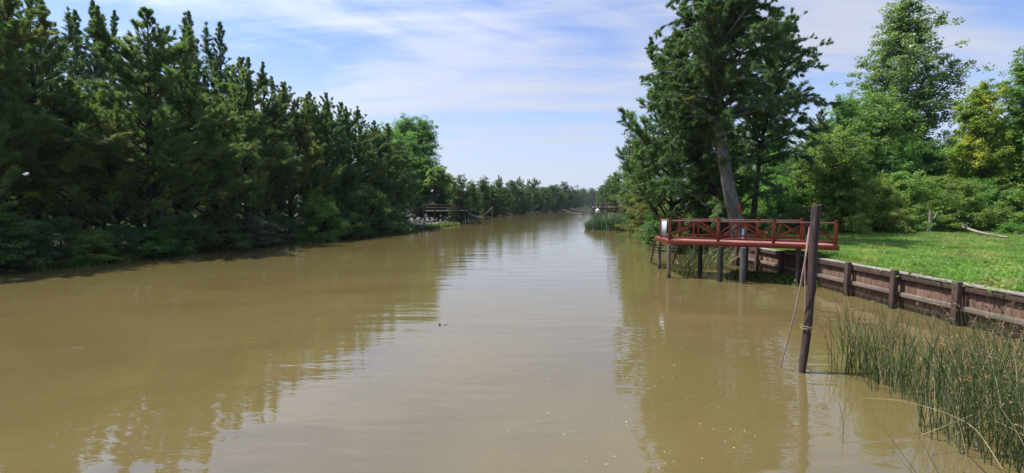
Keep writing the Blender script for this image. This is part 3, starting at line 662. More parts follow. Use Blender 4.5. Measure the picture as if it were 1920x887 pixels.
# ------------------------------------------------------------------ trees of the right bank
def lean_path(H, pts):
    P = np.array(pts, float)
    return lambda t: np.stack([np.interp(t, P[:, 0], P[:, 1]), np.interp(t, P[:, 0], P[:, 2]), np.asarray(t) * H], -1)
proto('lean_main', casuarina(31, 19, 5.2, .37, 250, 70, path=lean_path(19, [(0, 0, 0), (.1, -.45, 0), (.2, -.95, .05), (.35, -1.5, .1), (.5, -1.7, .1), (.75, -1.6, 0), (1, -1.2, 0)]), r0=.43, low=.8, upr=(.0, .9), hang=.55, envp=.55, arch=.42, lob=.6, tips=3, per_m=4.6, inner=.95, droop=.55, spread=.62, twig=(.4, .85), nw=.036), 'casuarina_green', 'bark_big')
proto('lean_left', casuarina(32, 13.5, 4.3, .10, 200, 66, path=lean_path(13.5, [(0, 0, 0), (.25, -1.2, .2), (.5, -2.5, .3), (.75, -3.5, .3), (1, -3.9, .2)]), r0=.27, low=.9, upr=(-.1, .85), hang=.5, envp=.62, arch=.38, lob=.5, tips=2, per_m=4.4, inner=.95, droop=.55, spread=.6, twig=(.4, .85), nw=.036), 'casuarina_green', 'bark_dark')
proto('lean_right', casuarina(33, 14, 3.8, .34, 150, 66, path=lean_path(14, [(0, 0, 0), (.3, .25, 0), (.6, .7, 0), (1, 2.0, 0)]), r0=.2, low=.8, upr=(0, .8), hang=.4, envp=.6, arch=.35, lob=.6, tips=1, per_m=4.4, inner=.95, droop=.5, spread=.6, twig=(.4, .85), nw=.036), 'casuarina_dark', 'bark_dark')
proto('layered', broadleaf(34, 7, 3.4, .08, 'dome', 60, 4, 60, .5, .13, flat=.45, r0=.1, stems=3, sub=1, outer=.5), 'lime', 'bark')
proto('yellow', broadleaf(35, 12, 3.0, .2, 'column', 66, 4, 46, .52, .2, outer=.4), 'yellow', 'bark')
proto('pale', broadleaf(36, 9, 2.9, .33, 'round', 56, 4, 46, .52, .19, outer=.4, r0=.17), 'broad', 'bark_pale')
proto('thicket', broadleaf(37, 4.5, 3.0, .03, 'dome', 76, 4, 44, .4, .16, r0=.06, stems=6, sub=1, outer=.5, up=.8), 'bush', 'bark')
for key, px, D, top, wd, lf, nm, ct, lb, rz in [
 ('lean_main', 1397, 28, -165, 1.0, None, 'casuarina_tree', 'tree', 'big she-oak with a thick grey leaning trunk right behind the red deck', 0),
 ('lean_left', 1377, 31, 70, 1.0, None, 'casuarina_tree', 'tree', 'she-oak leaning left over the river from behind the big leaning trunk', 0),
 ('lean_right', 1411, 33, 20, 1.0, None, 'casuarina_tree', 'tree', 'slim dark trunked she-oak leaning right, behind the big leaning one', 0),
 ('oak_d', 1262, 35, 74, 1.05, None, 'casuarina_tree', 'tree', 'she-oak with drooping dark boughs behind the deck end with the notice board', None),
 ('oak_d', 1528, 38, 205, 1.2, 'casuarina_dark', 'casuarina_tree', 'tree', 'small dark she-oak in shade above the mooring pole', None),
 ('leafy_a', 1212, 52, 245, 1.0, 'broad_dark', 'leafy_tree', 'tree', 'dull green leafy tree above the yellow-green layered bush', None),
 ('leafy_b', 1188, 62, 250, .72, 'silver', 'leafy_tree', 'tree', 'olive tree with a pointed top leaning toward the river bend', None),
 ('oak_a', 1184, 78, 268, .95, None, 'casuarina_tree', 'tree', 'she-oak above the rusty coloured bush', None),
 ('far_b', 1156, 124, 322, .9, None, 'leafy_tree', 'tree', 'green tree drooping behind the shore end of the right jetty', None),
 ('far_a', 1144, 140, 332, .8, None, 'leafy_tree', 'tree', 'tree behind the right jetty platform', None),
 ('far_c', 1132, 185, 346, .8, None, 'leafy_tree', 'tree', 'low tree beyond the right jetty', None),
 ('layered', 1232, 45, 340, 1.0, None, 'layered_bush', 'bush', 'yellow-green bush with flat layered boughs left of the red deck', None),
 ('layered', 1208, 50, 352, .9, 'lime', 'layered_bush', 'bush', 'smaller yellow-green bush between the layered one and the far reeds', None),
 ('layered', 1175, 66, 354, .8, 'rust', 'rusty_bush', 'bush', 'rusty tinted bush above the far reed bed', None),
 ('shrub_b', 1255, 38, 400, 1.2, 'broad_dark', 'bush', 'bush', 'dark bush at the shore behind the boarding steps', None),
 ('shrub_a', 1300, 33, 385, 1.2, 'broad_dark', 'bush', 'bush', 'dark bush behind the left end of the back railing', None),
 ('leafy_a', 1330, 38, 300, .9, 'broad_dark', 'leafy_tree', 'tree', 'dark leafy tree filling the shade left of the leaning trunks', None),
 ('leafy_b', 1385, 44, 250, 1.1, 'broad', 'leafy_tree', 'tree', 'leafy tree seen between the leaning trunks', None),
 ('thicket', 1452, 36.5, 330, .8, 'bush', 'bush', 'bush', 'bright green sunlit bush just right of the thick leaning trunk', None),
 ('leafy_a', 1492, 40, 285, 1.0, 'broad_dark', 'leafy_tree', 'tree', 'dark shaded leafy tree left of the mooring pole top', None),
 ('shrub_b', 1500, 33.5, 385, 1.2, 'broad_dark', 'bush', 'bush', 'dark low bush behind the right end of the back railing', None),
 ('leafy_b', 1450, 48, 240, 1.2, 'broad', 'leafy_tree', 'tree', 'leafy tree with a lit top behind the bright bush', None),
 ('pale', 1560, 35.5, 232, 1.0, None, 'pale_trunk_tree', 'tree', 'leafy tree on a pale trunk behind the right end of the deck', .3),
 ('tall_open', 1585, 42, 176, .95, 'broad', 'leafy_tree', 'tree', 'pointed green tree behind the pale trunk', None),
 ('leafy_a', 1632, 45, 165, .95, 'broad', 'leafy_tree', 'tree', 'rounded green tree left below the tallest poplar', None),
 ('tall_open', 1697, 47, -22, 1.0, None, 'poplar_tree', 'tree', 'tallest poplar with an open crown reaching the top edge', 1.0),
 ('leafy_a', 1665, 41, 262, 1.0, None, 'leafy_tree', 'tree', 'green tree in front of the poplar trunk, to its left', None),
 ('leafy_b', 1738, 42, 262, 1.1, None, 'leafy_tree', 'tree', 'green tree in front of the poplar trunk, to its right', None),
 ('tall_open', 1785, 56, 245, .9, 'silver', 'leafy_tree', 'tree', 'greyish thin crowned tree between the poplar and the yellow tree', None),
 ('yellow', 1833, 40, 155, .8, None, 'yellowing_tree', 'tree', 'tree with yellowing leaves in its crown', .4),
 ('leafy_a', 1880, 43, 222, 1.0, 'broad', 'leafy_tree', 'tree', 'green tree right of the yellowing one', None),
 ('tall_open', 1925, 40, 88, .9, 'broad', 'leafy_tree', 'tree', 'tall dark leafy tree cut by the right edge', 2.2),
 ('leafy_b', 1990, 38, 60, 1.2, 'broad', 'leafy_tree', 'tree', 'leafy tree beyond the right edge of the view', None),
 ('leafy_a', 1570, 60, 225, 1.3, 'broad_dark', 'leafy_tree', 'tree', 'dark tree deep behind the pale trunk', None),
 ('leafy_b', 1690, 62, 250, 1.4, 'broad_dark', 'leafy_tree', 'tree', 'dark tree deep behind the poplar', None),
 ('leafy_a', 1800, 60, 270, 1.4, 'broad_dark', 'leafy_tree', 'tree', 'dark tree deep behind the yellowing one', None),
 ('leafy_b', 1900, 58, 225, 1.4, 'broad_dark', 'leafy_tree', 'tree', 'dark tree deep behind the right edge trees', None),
 ('thicket', 1592, 34.5, 352, .8, None, 'bush', 'bush', 'sunlit bush next to the right end post of the deck', None),
 ('thicket', 1640, 36, 335, .9, None, 'bush', 'bush', 'big arching light green bush at the lawn edge, below the rounded tree', None),
 ('thicket', 1692, 37.5, 322, .95, None, 'bush', 'bush', 'light green bush at the lawn edge below the poplar', None),
 ('shrub_b', 1730, 36, 372, 1.0, 'bush', 'bush', 'bush', 'small light green bush at the lawn edge, right of the poplar', None),
 ('thicket', 1768, 38, 330, 1.0, 'broad', 'bush', 'bush', 'mid green bush at the lawn edge beside the dead stub', None),
 ('thicket', 1826, 38.5, 335, .9, None, 'bush', 'bush', 'light green bush behind the fallen pale log', None),
 ('thicket', 1888, 38, 345, .9, 'broad', 'bush', 'bush', 'mid green bush behind the end of the fallen log', None),
 ('thicket', 1945, 36, 340, 1.0, None, 'bush', 'bush', 'light green bush cut by the right edge', None),
 ('shrub_a', 1900, 32.5, 417, 1.6, 'bush', 'bush', 'bush', 'low spreading bush on the lawn at the right edge', None)]:
    plant_px(key, nm, ct, px, D, top, wd, rz, lb, None, lf)
# ------------------------------------------------------------------ lawn grass, shoreline weeds
rng = np.random.default_rng(77)
def blades(mb, pos, h, w, rng, lean=.5, seg=2):
    """bent grass blades: base points, heights, widths"""
    n = len(pos); a = rng.uniform(0, 6.28, n); d = np.stack([np.cos(a), np.sin(a), 0 * a], 1)
    s = np.stack([-d[:, 1], d[:, 0], 0 * a], 1); l = (h * lean * rng.uniform(.2, 1.3, n))[:, None]; hh = h[:, None]; ww = w[:, None]
    up = np.array((0, 0, 1.0))
    p1 = pos + up * hh * .6 + d * l * .35; p2 = pos + up * hh * .95 + d * l
    v = np.stack([pos - s * ww / 2, pos + s * ww / 2, p1 + s * ww * .4, p1 - s * ww * .4, p2], 1).reshape(-1, 3)
    b = np.arange(n)[:, None] * 5
    mb.add(v, b + np.array([[0, 1, 2, 3]])); mb.f.append((b + np.array([[3, 2, 4]])) + mb.n - len(v))
N = 470000
D = 8.5 * (46 / 8.5) ** rng.uniform(0, 1, N); x = 12.45 + rng.uniform(0, 1, N) * (D * 1.22 - 12.2)
n2_ = 120000; D = np.concatenate([D, rng.uniform(2, 24, n2_)]); x = np.concatenate([x, 12.45 + 22 * rng.uniform(0, 1, n2_) ** 1.3])
ok = (x > 12.45) & (np.abs(x) < 48)
x, D = x[ok], D[ok]
k = (D > 25.9) & (x < XR(D) + 2.0); x, D = x[~k], D[~k]
z = np.array([1.1 + .03 * min(1, (a - 12.4) / 8) for a in x])
cl = np.sin(x * 1.7 + 2 * np.sin(D * .9)) * np.sin(D * 1.3 + 1.5 * np.sin(x * .8)); cl2 = rng.uniform(0, 1, len(x))
h = rng.uniform(.05, .11, len(x)) * (1 + .8 * np.clip(cl, 0, 1)) * (1 + D / 60); wd = .010 * (.6 + D / 22) * rng.uniform(.7, 1.4, len(x))
pt = np.sin(x * .9 + 1.7 * np.sin(D * .45 + 1)) * np.cos(D * .6 + 1.2 * np.sin(x * .5)); kk = (pt < .55) | (rng.uniform(0, 1, len(x)) < .45)
x, D, z, h, wd = x[kk], D[kk], z[kk], h[kk], wd[kk]
mb = MB(); blades(mb, np.stack([x, D, z - .01], 1), h, wd, rng, .7)
# taller weeds tufted through it, and grass leaning over the wall cap
tx, ty = [], []
for i in range(95):
    d0 = 10 * (38 / 10) ** rng.uniform(0, 1); x0 = 12.6 + rng.uniform(0, 1) * (d0 * 1.12 - 12.4)
    if x0 < 12.5: continue
    n = rng.integers(40, 120); r_ = rng.uniform(.12, .45)
    tx.append(x0 + rng.normal(0, r_, n)); ty.append(d0 + rng.normal(0, r_, n))
tx = np.concatenate(tx); ty = np.concatenate(ty); kk = tx > 12.47; tx, ty = tx[kk], ty[kk]
kk = (tx > 12.47) & ((ty < 25.9) | (tx > XR(ty) + 2)); tx, ty = tx[kk], ty[kk]
blades(mb, np.stack([tx, ty, np.full(len(tx), 1.1)], 1), rng.uniform(.12, .34, len(tx)), rng.uniform(.015, .04, len(tx)), rng, .8)
n = 5000; ey = rng.uniform(8, 25.8, n)
blades(mb, np.stack([12.46 + np.abs(rng.normal(0, .12, n)), ey, np.full(n, 1.1)], 1), rng.uniform(.06, .2, n), rng.uniform(.008, .018, n), rng, 1.0)
n = 2600; e = rng.uniform(0, 1, n)
gx = rng.uniform(12.6, 14.2, n); gy = rng.uniform(17.0, 18.8, n)
blades(mb, np.stack([gx, gy, np.full(n, 1.1)], 1), rng.uniform(.15, .4, n), rng.uniform(.01, .025, n), rng, .8)
for i in range(260):   # rosettes of broad leaved weeds
    d0 = 9.5 * (38 / 9.5) ** rng.uniform(0, 1); x0 = 12.7 + rng.uniform(0, 1) * (d0 * 1.12 - 12.4)
    if x0 < 12.7 or (d0 > 25.9 and x0 < XR(d0) + 2.2): continue
    n = int(rng.integers(25, 110)); r_ = rng.uniform(.1, .5)
    leaves(mb, np.stack([x0 + rng.normal(0, r_, n), d0 + rng.normal(0, r_, n), 1.12 + np.abs(rng.normal(0, .08, n))], 1) * np.array((1, 1, 1)), rng, rng.uniform(.06, .13), None, .9)
o = mb.build('lawn_grass', M['grass']); tag(o, 'bright green rough mown grass with weeds on the lawn behind the wall', 'grass', kind='stuff')

mb = MB()
n = 15000; y = 17 + 60 * rng.uniform(0, 1, n) ** 1.2
off = rng.normal(.1, .55, n) ; clump = np.sin(y * 1.9 + 1.3 * np.sin(y * .7)) > -.35
y = y[clump]; off = off[clump]; xw = XL(y) + .35 - np.abs(off) * 1.4 + .5 * np.sin(y * .8)
zw = np.array([max(.0, float(LAND_L(max(0, XL(b) - a)))) for a, b in zip(xw, y)])
blades(mb, np.stack([xw, y, zw - .02], 1), rng.uniform(.12, .5, len(y)), rng.uniform(.03, .085, len(y)), rng, .9)
p = np.stack([xw + rng.normal(0, .2, len(y)), y + rng.normal(0, .2, len(y)), zw + rng.uniform(.02, .4, len(y))], 1); leaves(mb, p[:9000], rng, .11, None, .8)
o = mb.build('bank_weeds', M['weed']); tag(o, 'green water weeds and grasses fringing the left waterline', 'weeds', kind='stuff')
mb = MB(); n = 9000; y = rng.uniform(26, 75, n); xw = XR(y) - .1 + np.abs(rng.normal(0, .7, n)); zw = np.array([max(0, ground_z(a, b)) for a, b in zip(xw, y)])
blades(mb, np.stack([xw, y, zw - .02], 1), rng.uniform(.15, .6, n), rng.uniform(.03, .08, n), rng, .9)
o = mb.build('shore_weeds', M['weed']); tag(o, 'green weeds along the natural shore upriver of the red deck', 'weeds', kind='stuff')
# water plants at the foot of the wall, in the shade of the deck
mb = MB(); n = 2600; u = rng.uniform(0, 1, n); A = at_z(1395, 520, 0); B = at_z(1520, 535, 0)
px = A.x + (B.x - A.x) * u + rng.normal(0, .25, n); py = A.y + (B.y - A.y) * u + rng.normal(.25, .35, n)
blades(mb, np.stack([px, py, 0 * u - .02], 1), rng.uniform(.08, .38, n), rng.uniform(.03, .07, n), rng, .9)
leaves(mb, np.stack([px + rng.normal(0, .1, n), py, rng.uniform(.02, .28, n)], 1), rng, .11, None, .9)
o = mb.build('water_plants', M['weed']); tag(o, 'floating water plants at the foot of the wall below the red deck', 'water plants', kind='stuff')

# ------------------------------------------------------------------ bulrushes
def reeds(seed, n, rx, ry, hmin, hmax, mat, r=.0068, seeds=.4, lean=.22, dry=False):
    rng = np.random.default_rng(seed); mb = MB(); sb = MB(); db = MB()
    for i in range(n):
        a = rng.uniform(0, 6.28); q = math.sqrt(rng.uniform(0, 1)); b = np.array((math.cos(a) * q * rx, math.sin(a) * q * ry, -.25))
        H = rng.uniform(hmin, hmax) + .25; l = rng.normal(0, lean, 2) * (1 if rng.uniform() > .12 else 2.6) + np.array((math.cos(a), math.sin(a))) * lean * .5 * q
        s = np.linspace(0, 1, 5); pts = np.stack([b[0] + l[0] * H * s ** 1.8, b[1] + l[1] * H * s ** 1.8, b[2] + H * s * (1 - .06 * s)], 1)
        v, f = tube(pts, r * rng.uniform(.7, 1.3) * np.array((1.15, 1.05, .9, .65, .25)), 3); (db if dry and i % 13 == 0 else mb).add(v, f)
        if rng.uniform() < seeds:
            e = pts[4] - (pts[4] - pts[3]) * .25; m = rng.integers(7, 14); L = rng.uniform(.015, .045, m)
            d = nrm(rng.normal(0, 1, (m, 3)) * np.array((1, 1, .6)) + np.array((l[0], l[1], -.4)))
            sd = nrm(np.cross(d, rng.normal(0, 1, (m, 3)))) * .006
            p = e + d * L[:, None]
            vv = np.stack([p - d * .022, p + sd, p + d * .02, p - sd], 1).reshape(-1, 3); sb.add(vv, np.arange(m * 4).reshape(-1, 4))
    return (mb, sb, db) if dry else (mb, sb)
RP = {}
for key, a in {'sparse': (51, 34, .46, .40, .45, 1.35, .10), 'dense': (52, 66, .55, .5, .5, 1.4, .10), 'seedy': (53, 72, .62, .55, .45, 1.35, .5)}.items():
    m1_, m2_, m3_ = reeds(a[0], a[1], a[2], a[3], a[4], a[5], 'reed', seeds=a[6], dry=True)
    x1 = m1_.mesh('stems'); x1.materials.append(M['reed']); x2 = m2_.mesh('seed_sprays'); x2.materials.append(M['seed']); x3 = m3_.mesh('dry_stems'); x3.materials.append(M['dry']); RP[key] = (x1, x2, x3)
def clump(key, px, py, s, rz, label):
    q = at_z(px, py, 0); r = empty('bulrush_clump', q, rz); r.scale = (s, s, s * 1.2); tag(r, label, 'bulrushes', 'bulrushes in the shallows before the wall')
    for nm, me in zip(('stems', 'seed_sprays', 'dry_stems'), RP[key]):
        o = bpy.data.objects.new(nm, me); col.objects.link(o); o.parent = r
for a in [('sparse', 1592, 700, .95, .2, 'thin bulrush clump nearest the mooring pole, standing over open water'),
          ('dense', 1640, 706, 1.0, 1.1, 'dark green bulrush clump second from the mooring pole'),
          ('sparse', 1622, 672, .95, 2.0, 'sparse bulrush clump behind the two nearest the mooring pole'),
          ('dense', 1690, 735, 1.0, 2.4, 'upright bulrush clump in the middle of the bed, with dark wet bases'),
          ('sparse', 1700, 690, 1.0, 3.0, 'thin bulrushes in front of the third wall post from the deck'),
          ('sparse', 1762, 760, .95, 4.4, 'loose bulrush clump with sky reflected between its stems'),
          ('sparse', 1768, 700, 1.0, 5.1, 'bulrush clump before the nearest visible wall post, behind the loose one'),
          ('seedy', 1838, 745, 1.0, .7, 'bulrush clump with many tan seed heads under the nearest wall post'),
          ('dense', 1850, 790, 1.0, 3.3, 'thick dark bulrush clump in the lower right corner'),
          ('seedy', 1905, 770, 1.05, 1.9, 'seedy bulrush clump cut by the right edge, below the wall'),
          ('seedy', 1925, 830, 1.0, 4.0, 'nearest seedy bulrush clump at the lower right edge'),
          ('dense', 1800, 822, .9, 5.0, 'bulrush clump rising between the slanting dark stalks and the corner clump'),
          ('seedy', 1880, 852, .95, 2.7, 'seedy bulrush clump lowest in the right corner, beside the arching pale reed'),
          ('dense', 1945, 880, 1.0, .4, 'bulrush clump partly outside the view at the bottom right corner'),
          ('seedy', 1900, 705, 1.0, 5.6, 'seedy bulrushes close against the wall at the right edge')]: clump(*a)
def stalk(pxs, rad, mat, label, name='bent_reed', heads=0):
    P = np.array([at_d(px, py, dd) for px, py, dd in pxs]); n = len(P); u = np.linspace(0, n - 1, 26)
    pts = np.stack([np.interp(u, range(n), P[:, k]) for k in range(3)], 1)
    for _ in range(5): pts[1:-1] = pts[:-2] * .25 + pts[1:-1] * .5 + pts[2:] * .25
    mb = MB(); mb.tube(pts, np.linspace(rad, rad * .45, 26), 5); return tag(mb.build(name, M[mat], smooth=True), label, 'reed', 'bent reeds in the lower right corner')
stalk([(1862, 900, 4.6), (1800, 838, 5.1), (1752, 786, 5.7)], .008, 'darkstalk', 'thickest dark reed stalk slanting out of the lower right corner')
stalk([(1722, 892, 5.3), (1680, 835, 5.7), (1640, 780, 6.2)], .005, 'darkstalk', 'thin dark reed stalk slanting left over open water')
stalk([(1762, 892, 5.0), (1738, 845, 5.4), (1716, 806, 5.9)], .0055, 'darkstalk', 'dark reed stalk between the thickest and the thin slanting ones')
stalk([(1880, 880, 5.2), (1830, 800, 5.8), (1770, 772, 6.2), (1690, 750, 6.6), (1615, 746, 6.9)], .0032, 'dry', 'long pale reed arching left across the bulrush bases')
stalk([(1727, 816, 6.0), (1800, 788, 6.2), (1872, 756, 6.4)], .0035, 'dry', 'dry tan reed lying crosswise through the dark stalk')
stalk([(1930, 822, 5.5), (1890, 800, 5.8), (1866, 790, 6.0)], .0035, 'dry', 'short pale bent reed at the right edge')
stalk([(1580, 832, 6.3), (1582, 790, 6.35), (1572, 752, 6.4)], .004, 'darkstalk', 'lone thin twig standing in the water left of the bulrushes')
stalk([(1512, 700, 9.0), (1522, 697, 8.95), (1511, 687, 8.9)], .006, 'darkstalk', 'small twig poking from the water beside the pole foot')
# reeds under the red deck, and the bed further up the right shore
mb, sb = reeds(61, 190, 1.25, .7, .7, 1.45, 'reed', r=.014, seeds=0, lean=.3)
r = empty('reed_clump', at_z(1318, 502, 0)); tag(r, 'clump of green reeds growing in the shade under the red deck', 'reeds'); mb.build('stems', M['reed'], r)
mb, sb = reeds(62, 26, 1.4, .8, .5, 1.25, 'reed', r=.014, seeds=0, lean=.75); mb.build('dry_stems', M['dry'], r)
mb = MB(); n = 4200; u = rng.uniform(0, 1, n); pxs = 1098 + 112 * u; D = 55 + rng.uniform(0, 9, n) + 6 * (1 - u)
b = np.stack([np.array([ray(p, 383)[0] for p in pxs]) * D, D, 0 * D - .05], 1)
hh = rng.uniform(.8, 2.1, n) * np.clip(.45 + 1.3 * np.minimum(u * 2.2, 1) , .4, 1.15)
blades(mb, b, hh, rng.uniform(.05, .11, n), rng, .55)
o = mb.build('reed_bed', M['reed_far']); tag(o, 'tall grey-green reed bed along the right shore upriver of the deck', 'reeds', kind='stuff')

# ------------------------------------------------------------------ small things around the deck
q = at_d(1384, 383, 27.35); mb = MB()
for dx, L, wd_ in ((0, .55, .11), (.07, .78, .07), (-.05, .4, .06)):
    s = np.linspace(0, 1, 7); pts = np.stack([q.x + dx + .14 * s + .015 * np.sin(s * 9 + dx * 30), q.y + 0 * s - .05 * np.sin(s * 3), q.z + .05 - L * s], 1)
    v = np.concatenate([pts + np.array((-wd_ / 2, 0, 0)), pts + np.array((wd_ / 2, .02, 0)), pts + np.array((wd_ / 2, .04, 0)), pts + np.array((-wd_ / 2, .02, 0))]); k = np.arange(6)[:, None]
    f = np.concatenate([np.hstack([k + a * 7, k + b_ * 7, k + 1 + b_ * 7, k + 1 + a * 7]) for a, b_ in ((0, 1), (1, 2), (2, 3), (3, 0))]); mb.add(v, f)
o = mb.build('red_cloth', M['redcloth'], smooth=True); tag(o, 'strips of red cloth hanging on the thick leaning trunk', 'cloth')
q = at_d(1393, 437, 26.4); mb = MB(); mb.tube([(q.x, q.y, 1.0), (q.x + .01, q.y, 1.35), (q.x + .02, q.y, float(at_d(1393, 429, 26.4)[2]))], (.07, .065, .06), 10); o = mb.build('white_stub_post', M['panel'], smooth=False); tag(o, 'white stub post standing behind the middle of the front railing', 'post')
A = at_z(1806, 437, 1.25); B = at_z(1886, 448, 1.2); mb = MB(); s = np.linspace(0, 1, 9); P = np.array(A) + (np.array(B) - np.array(A)) * s[:, None]; P[:, 2] += .10 + .35 * (1 - s) ** 2; P[:, 1] += .12 * np.sin(s * 5)
lg = empty('fallen_log', A); tag(lg, 'pale barkless fallen log lying at the lawn edge before the bushes', 'log'); bpy.context.view_layer.update()
mb.tube(P, np.linspace(.11, .05, 9), 8); child(mb, 'stem', M['dead'], lg, True)
mb = MB(); mb.tube([P[1], P[1] + (-.35, -.1, .25), P[1] + (-.6, -.2, .3)], (.08, .06, .03), 6); child(mb, 'branch_stub', M['dead'], lg, True)
q = at_z(1741, 437, 1.2); mb = MB(); mb.tube([(q.x, q.y, .9), (q.x + .05, q.y, 1.9), (q.x + .02, q.y, 2.9)], (.13, .10, .07), 8); mb.tube([(q.x + .05, q.y, 2.0), (q.x + .4, q.y, 2.35), (q.x + .55, q.y, 2.8)], (.06, .05, .02), 6)
tag(mb.build('dead_stub', M['dead'], smooth=True), 'weathered dead tree stub standing among the lawn edge bushes', 'dead tree')
def branch(name, P, rad, mat, label, cat='branch', twigs=()):
    mb = MB(); P = np.array(P, float); mb.tube(P, np.linspace(rad, rad * .35, len(P)), 6)
    for i, v_ in twigs: mb.tube([P[i], P[i] + np.array(v_) * .6 + (0, 0, .03), P[i] + np.array(v_)], (rad * .5, rad * .4, rad * .15), 5)
    return tag(mb.build(name, M[mat], smooth=True), label, cat)
a = at_z(1203, 452, .0); b = at_d(1226, 444, a.y)
branch('driftwood', [tuple(b + Vector((.25, .4, .1))), tuple(b), tuple((a + b) / 2 + Vector((0, 0, .06))), tuple(a + Vector((0, 0, .05)))], .09, 'dead', 'forked driftwood branch sticking out over water left of the red deck', twigs=((2, (-.3, -.1, .25)), (2, (-.25, .1, -.2)), (3, (-.3, 0, .2))))
def stick(pxa, pxb, D, rad, mat, label, tw=()):
    a, b = at_d(*pxa, D), at_d(*pxb, D + .3); m = (a + b) / 2 + Vector((.05, 0, .08))
    return branch('dead_branch', [tuple(a), tuple(m), tuple(b)], rad, mat, label, twigs=tw)
stick((86, 496), (104, 482), 24.3, .06, 'dead', 'pale forked stick lying in the weeds at the left waterline', ((1, (.25, 0, .2)),))
stick((405, 462), (423, 445), 33.5, .07, 'dead', 'pale limb slanting into the water below the olive tipped she-oak', ((1, (-.3, 0, -.3)),))
stick((488, 460), (503, 450), 36.5, .05, 'dead', 'thin pale stick leaning from the water under the falling skyline')
stick((195, 475), (245, 440), 28.6, .07, 'bark', 'grey dead limb rising through the dark bushes near the tall weed tuft')
stick((1090, 402), (1062, 399), 150, .25, 'dead', 'far fallen trunk slanting into the river at the left bank bend')
q = at_z(824, 610, 0); mb = MB(); leaves(mb, np.array([(q.x, q.y, .02)]), np.random.default_rng(3), .1, None, .9); mb.tube([(q.x + .10, q.y, .01), (q.x + .16, q.y + .03, .015), (q.x + .22, q.y + .06, .01)], .006, 5); mb.tube([(q.x, q.y, -.02), (q.x + .02, q.y, .03), (q.x - .02, q.y, .05)], (.02, .024, .012), 6)
tag(mb.build('floating_leaf', M['broad_dark']), 'small dark leafy twig floating alone in midstream', 'floating twig')
q = at_z(146, 653, 0); mb = MB(); mb.tube([(q.x - .15, q.y, .0), (q.x, q.y + .02, .012), (q.x + .15, q.y, .0)], (.007, .009, .005), 5); tag(mb.build('floating_twig', M['dead']), 'short straw coloured twig floating near the left foreground', 'floating twig')
mb = MB(); rg = np.random.default_rng(19)
for i in range(80):
    px, py = (rg.uniform(930, 1420), rg.uniform(690, 885)) if i < 60 else (rg.uniform(1170, 1300), rg.uniform(620, 770))
    q = at_z(px, py, 0); r_ = rg.uniform(.003, .007) * (1.6 if rg.uniform() < .1 else 1); a_ = np.arange(6) * 1.047 + rg.uniform(0, 1)
    el_ = rg.uniform(.6, 2.0)
    ring = np.stack([q.x + r_ * el_ * np.cos(a_), q.y + r_ * np.sin(a_), 0 * a_ + .001], 1); mb.add(np.vstack([ring, [(q.x, q.y, .008)]]), [(k, (k + 1) % 6, 6) for k in range(6)])
tag(mb.build('foam_flecks', M['foam']), 'scattered white flecks of fluff and foam drifting on the near water', 'flecks', kind='stuff')

# ------------------------------------------------------------------ riprap and jetty on the left bank
rg = np.random.default_rng(41)
def rock_mesh(seed):
    r_ = np.random.default_rng(seed); v = []; n1, n2 = 7, 9
    ax = r_.uniform(.6, 1.2, 3) * np.array((1.5, .9, .5)); cuts = nrm(r_.normal(0, 1, (13, 3)))
    for i in range(n1):
        th = math.pi * i / (n1 - 1)
        for j in range(n2):
            ph = 2 * math.pi * j / n2; d = np.array((math.sin(th) * math.cos(ph), math.sin(th) * math.sin(ph), math.cos(th)))
            k = min(1.0, *(0.62 / max(.3, float(d @ c_)) for c_ in cuts)); v.append(d * k * ax * r_.uniform(.96, 1.04))
    f = [(i * n2 + j, (i + 1) * n2 + j, (i + 1) * n2 + (j + 1) % n2, i * n2 + (j + 1) % n2) for i in range(n1 - 1) for j in range(n2)]
    mb = MB(); mb.add(v, f); me = mb.mesh('rock'); me.materials.append(M['rock']); return me
RK = [rock_mesh(s) for s in range(6)]
for i in range(120):
    u = rg.uniform(0, 1); px = 774 + 112 * u; wl = 430 - 15 * u
    up_ = rg.uniform(0, 1) ** 1.3; base = at_z(px, wl, 0)
    x = base.x - up_ * 3.2 * .9; y = base.y + up_ * 2.2; z = .05 + up_ * 1.05
    o = bpy.data.objects.new('rock', RK[i % 6]); col.objects.link(o); s = rg.uniform(.22, .55) * (1.25 if up_ < .3 else 1)
    o.location = (x, y, z); o.scale = (s, s, s); o.rotation_euler = tuple(rg.uniform(0, 6.28, 3)); tag(o, 'pale broken rock in the heap lining the bank around the left jetty', 'rock', 'rocks heaped round the left jetty')
def J(px, py, D): return np.array(at_d(px, py, D))
jt = empty('old_jetty', at_z(855, 420, 0)); tag(jt, 'old grey timber jetty on thin posts over rocks, on the left bank', 'jetty'); bpy.context.view_layer.update()
D0, D1 = 77.0, 81.5; ZJ = float(at_d(850, 395, D0)[2])
xa, xb = J(792, 393, D0)[0], J(872, 393, D0)[0]
mb = MB(); nb = 40
for i in range(nb):
    x = xa + (xb - xa) * (i + .5) / nb; mb.box((x, (D0 + D1) / 2, ZJ + rw.uniform(-.01, .01)), ((xb - xa) / nb - .03, D1 - D0, .06))
child(mb, 'deck_boards', M['greyboard'], jt)
for y in (D0, D1):
    mb = MB(); mb.bar((xa, y, ZJ - .13), (xb, y, ZJ - .13), .1, .2); child(mb, 'beam', M['pile_dark'], jt)
for px in (795, 815, 842, 859, 871):
    x = J(px, 393, D0)[0]
    for y in (D0 - .08, D1 - .1):
        top = ZJ + 1.0 if px < 865 else ZJ + .05
        mb = MB(); mb.tube([(x, y, -1), (x + rw.uniform(-.05, .05), y, top)], .1, 7); child(mb, 'post', M['pile_dark' if px != 842 else 'pile'], jt, True)
xr = J(861, 393, D0)[0]
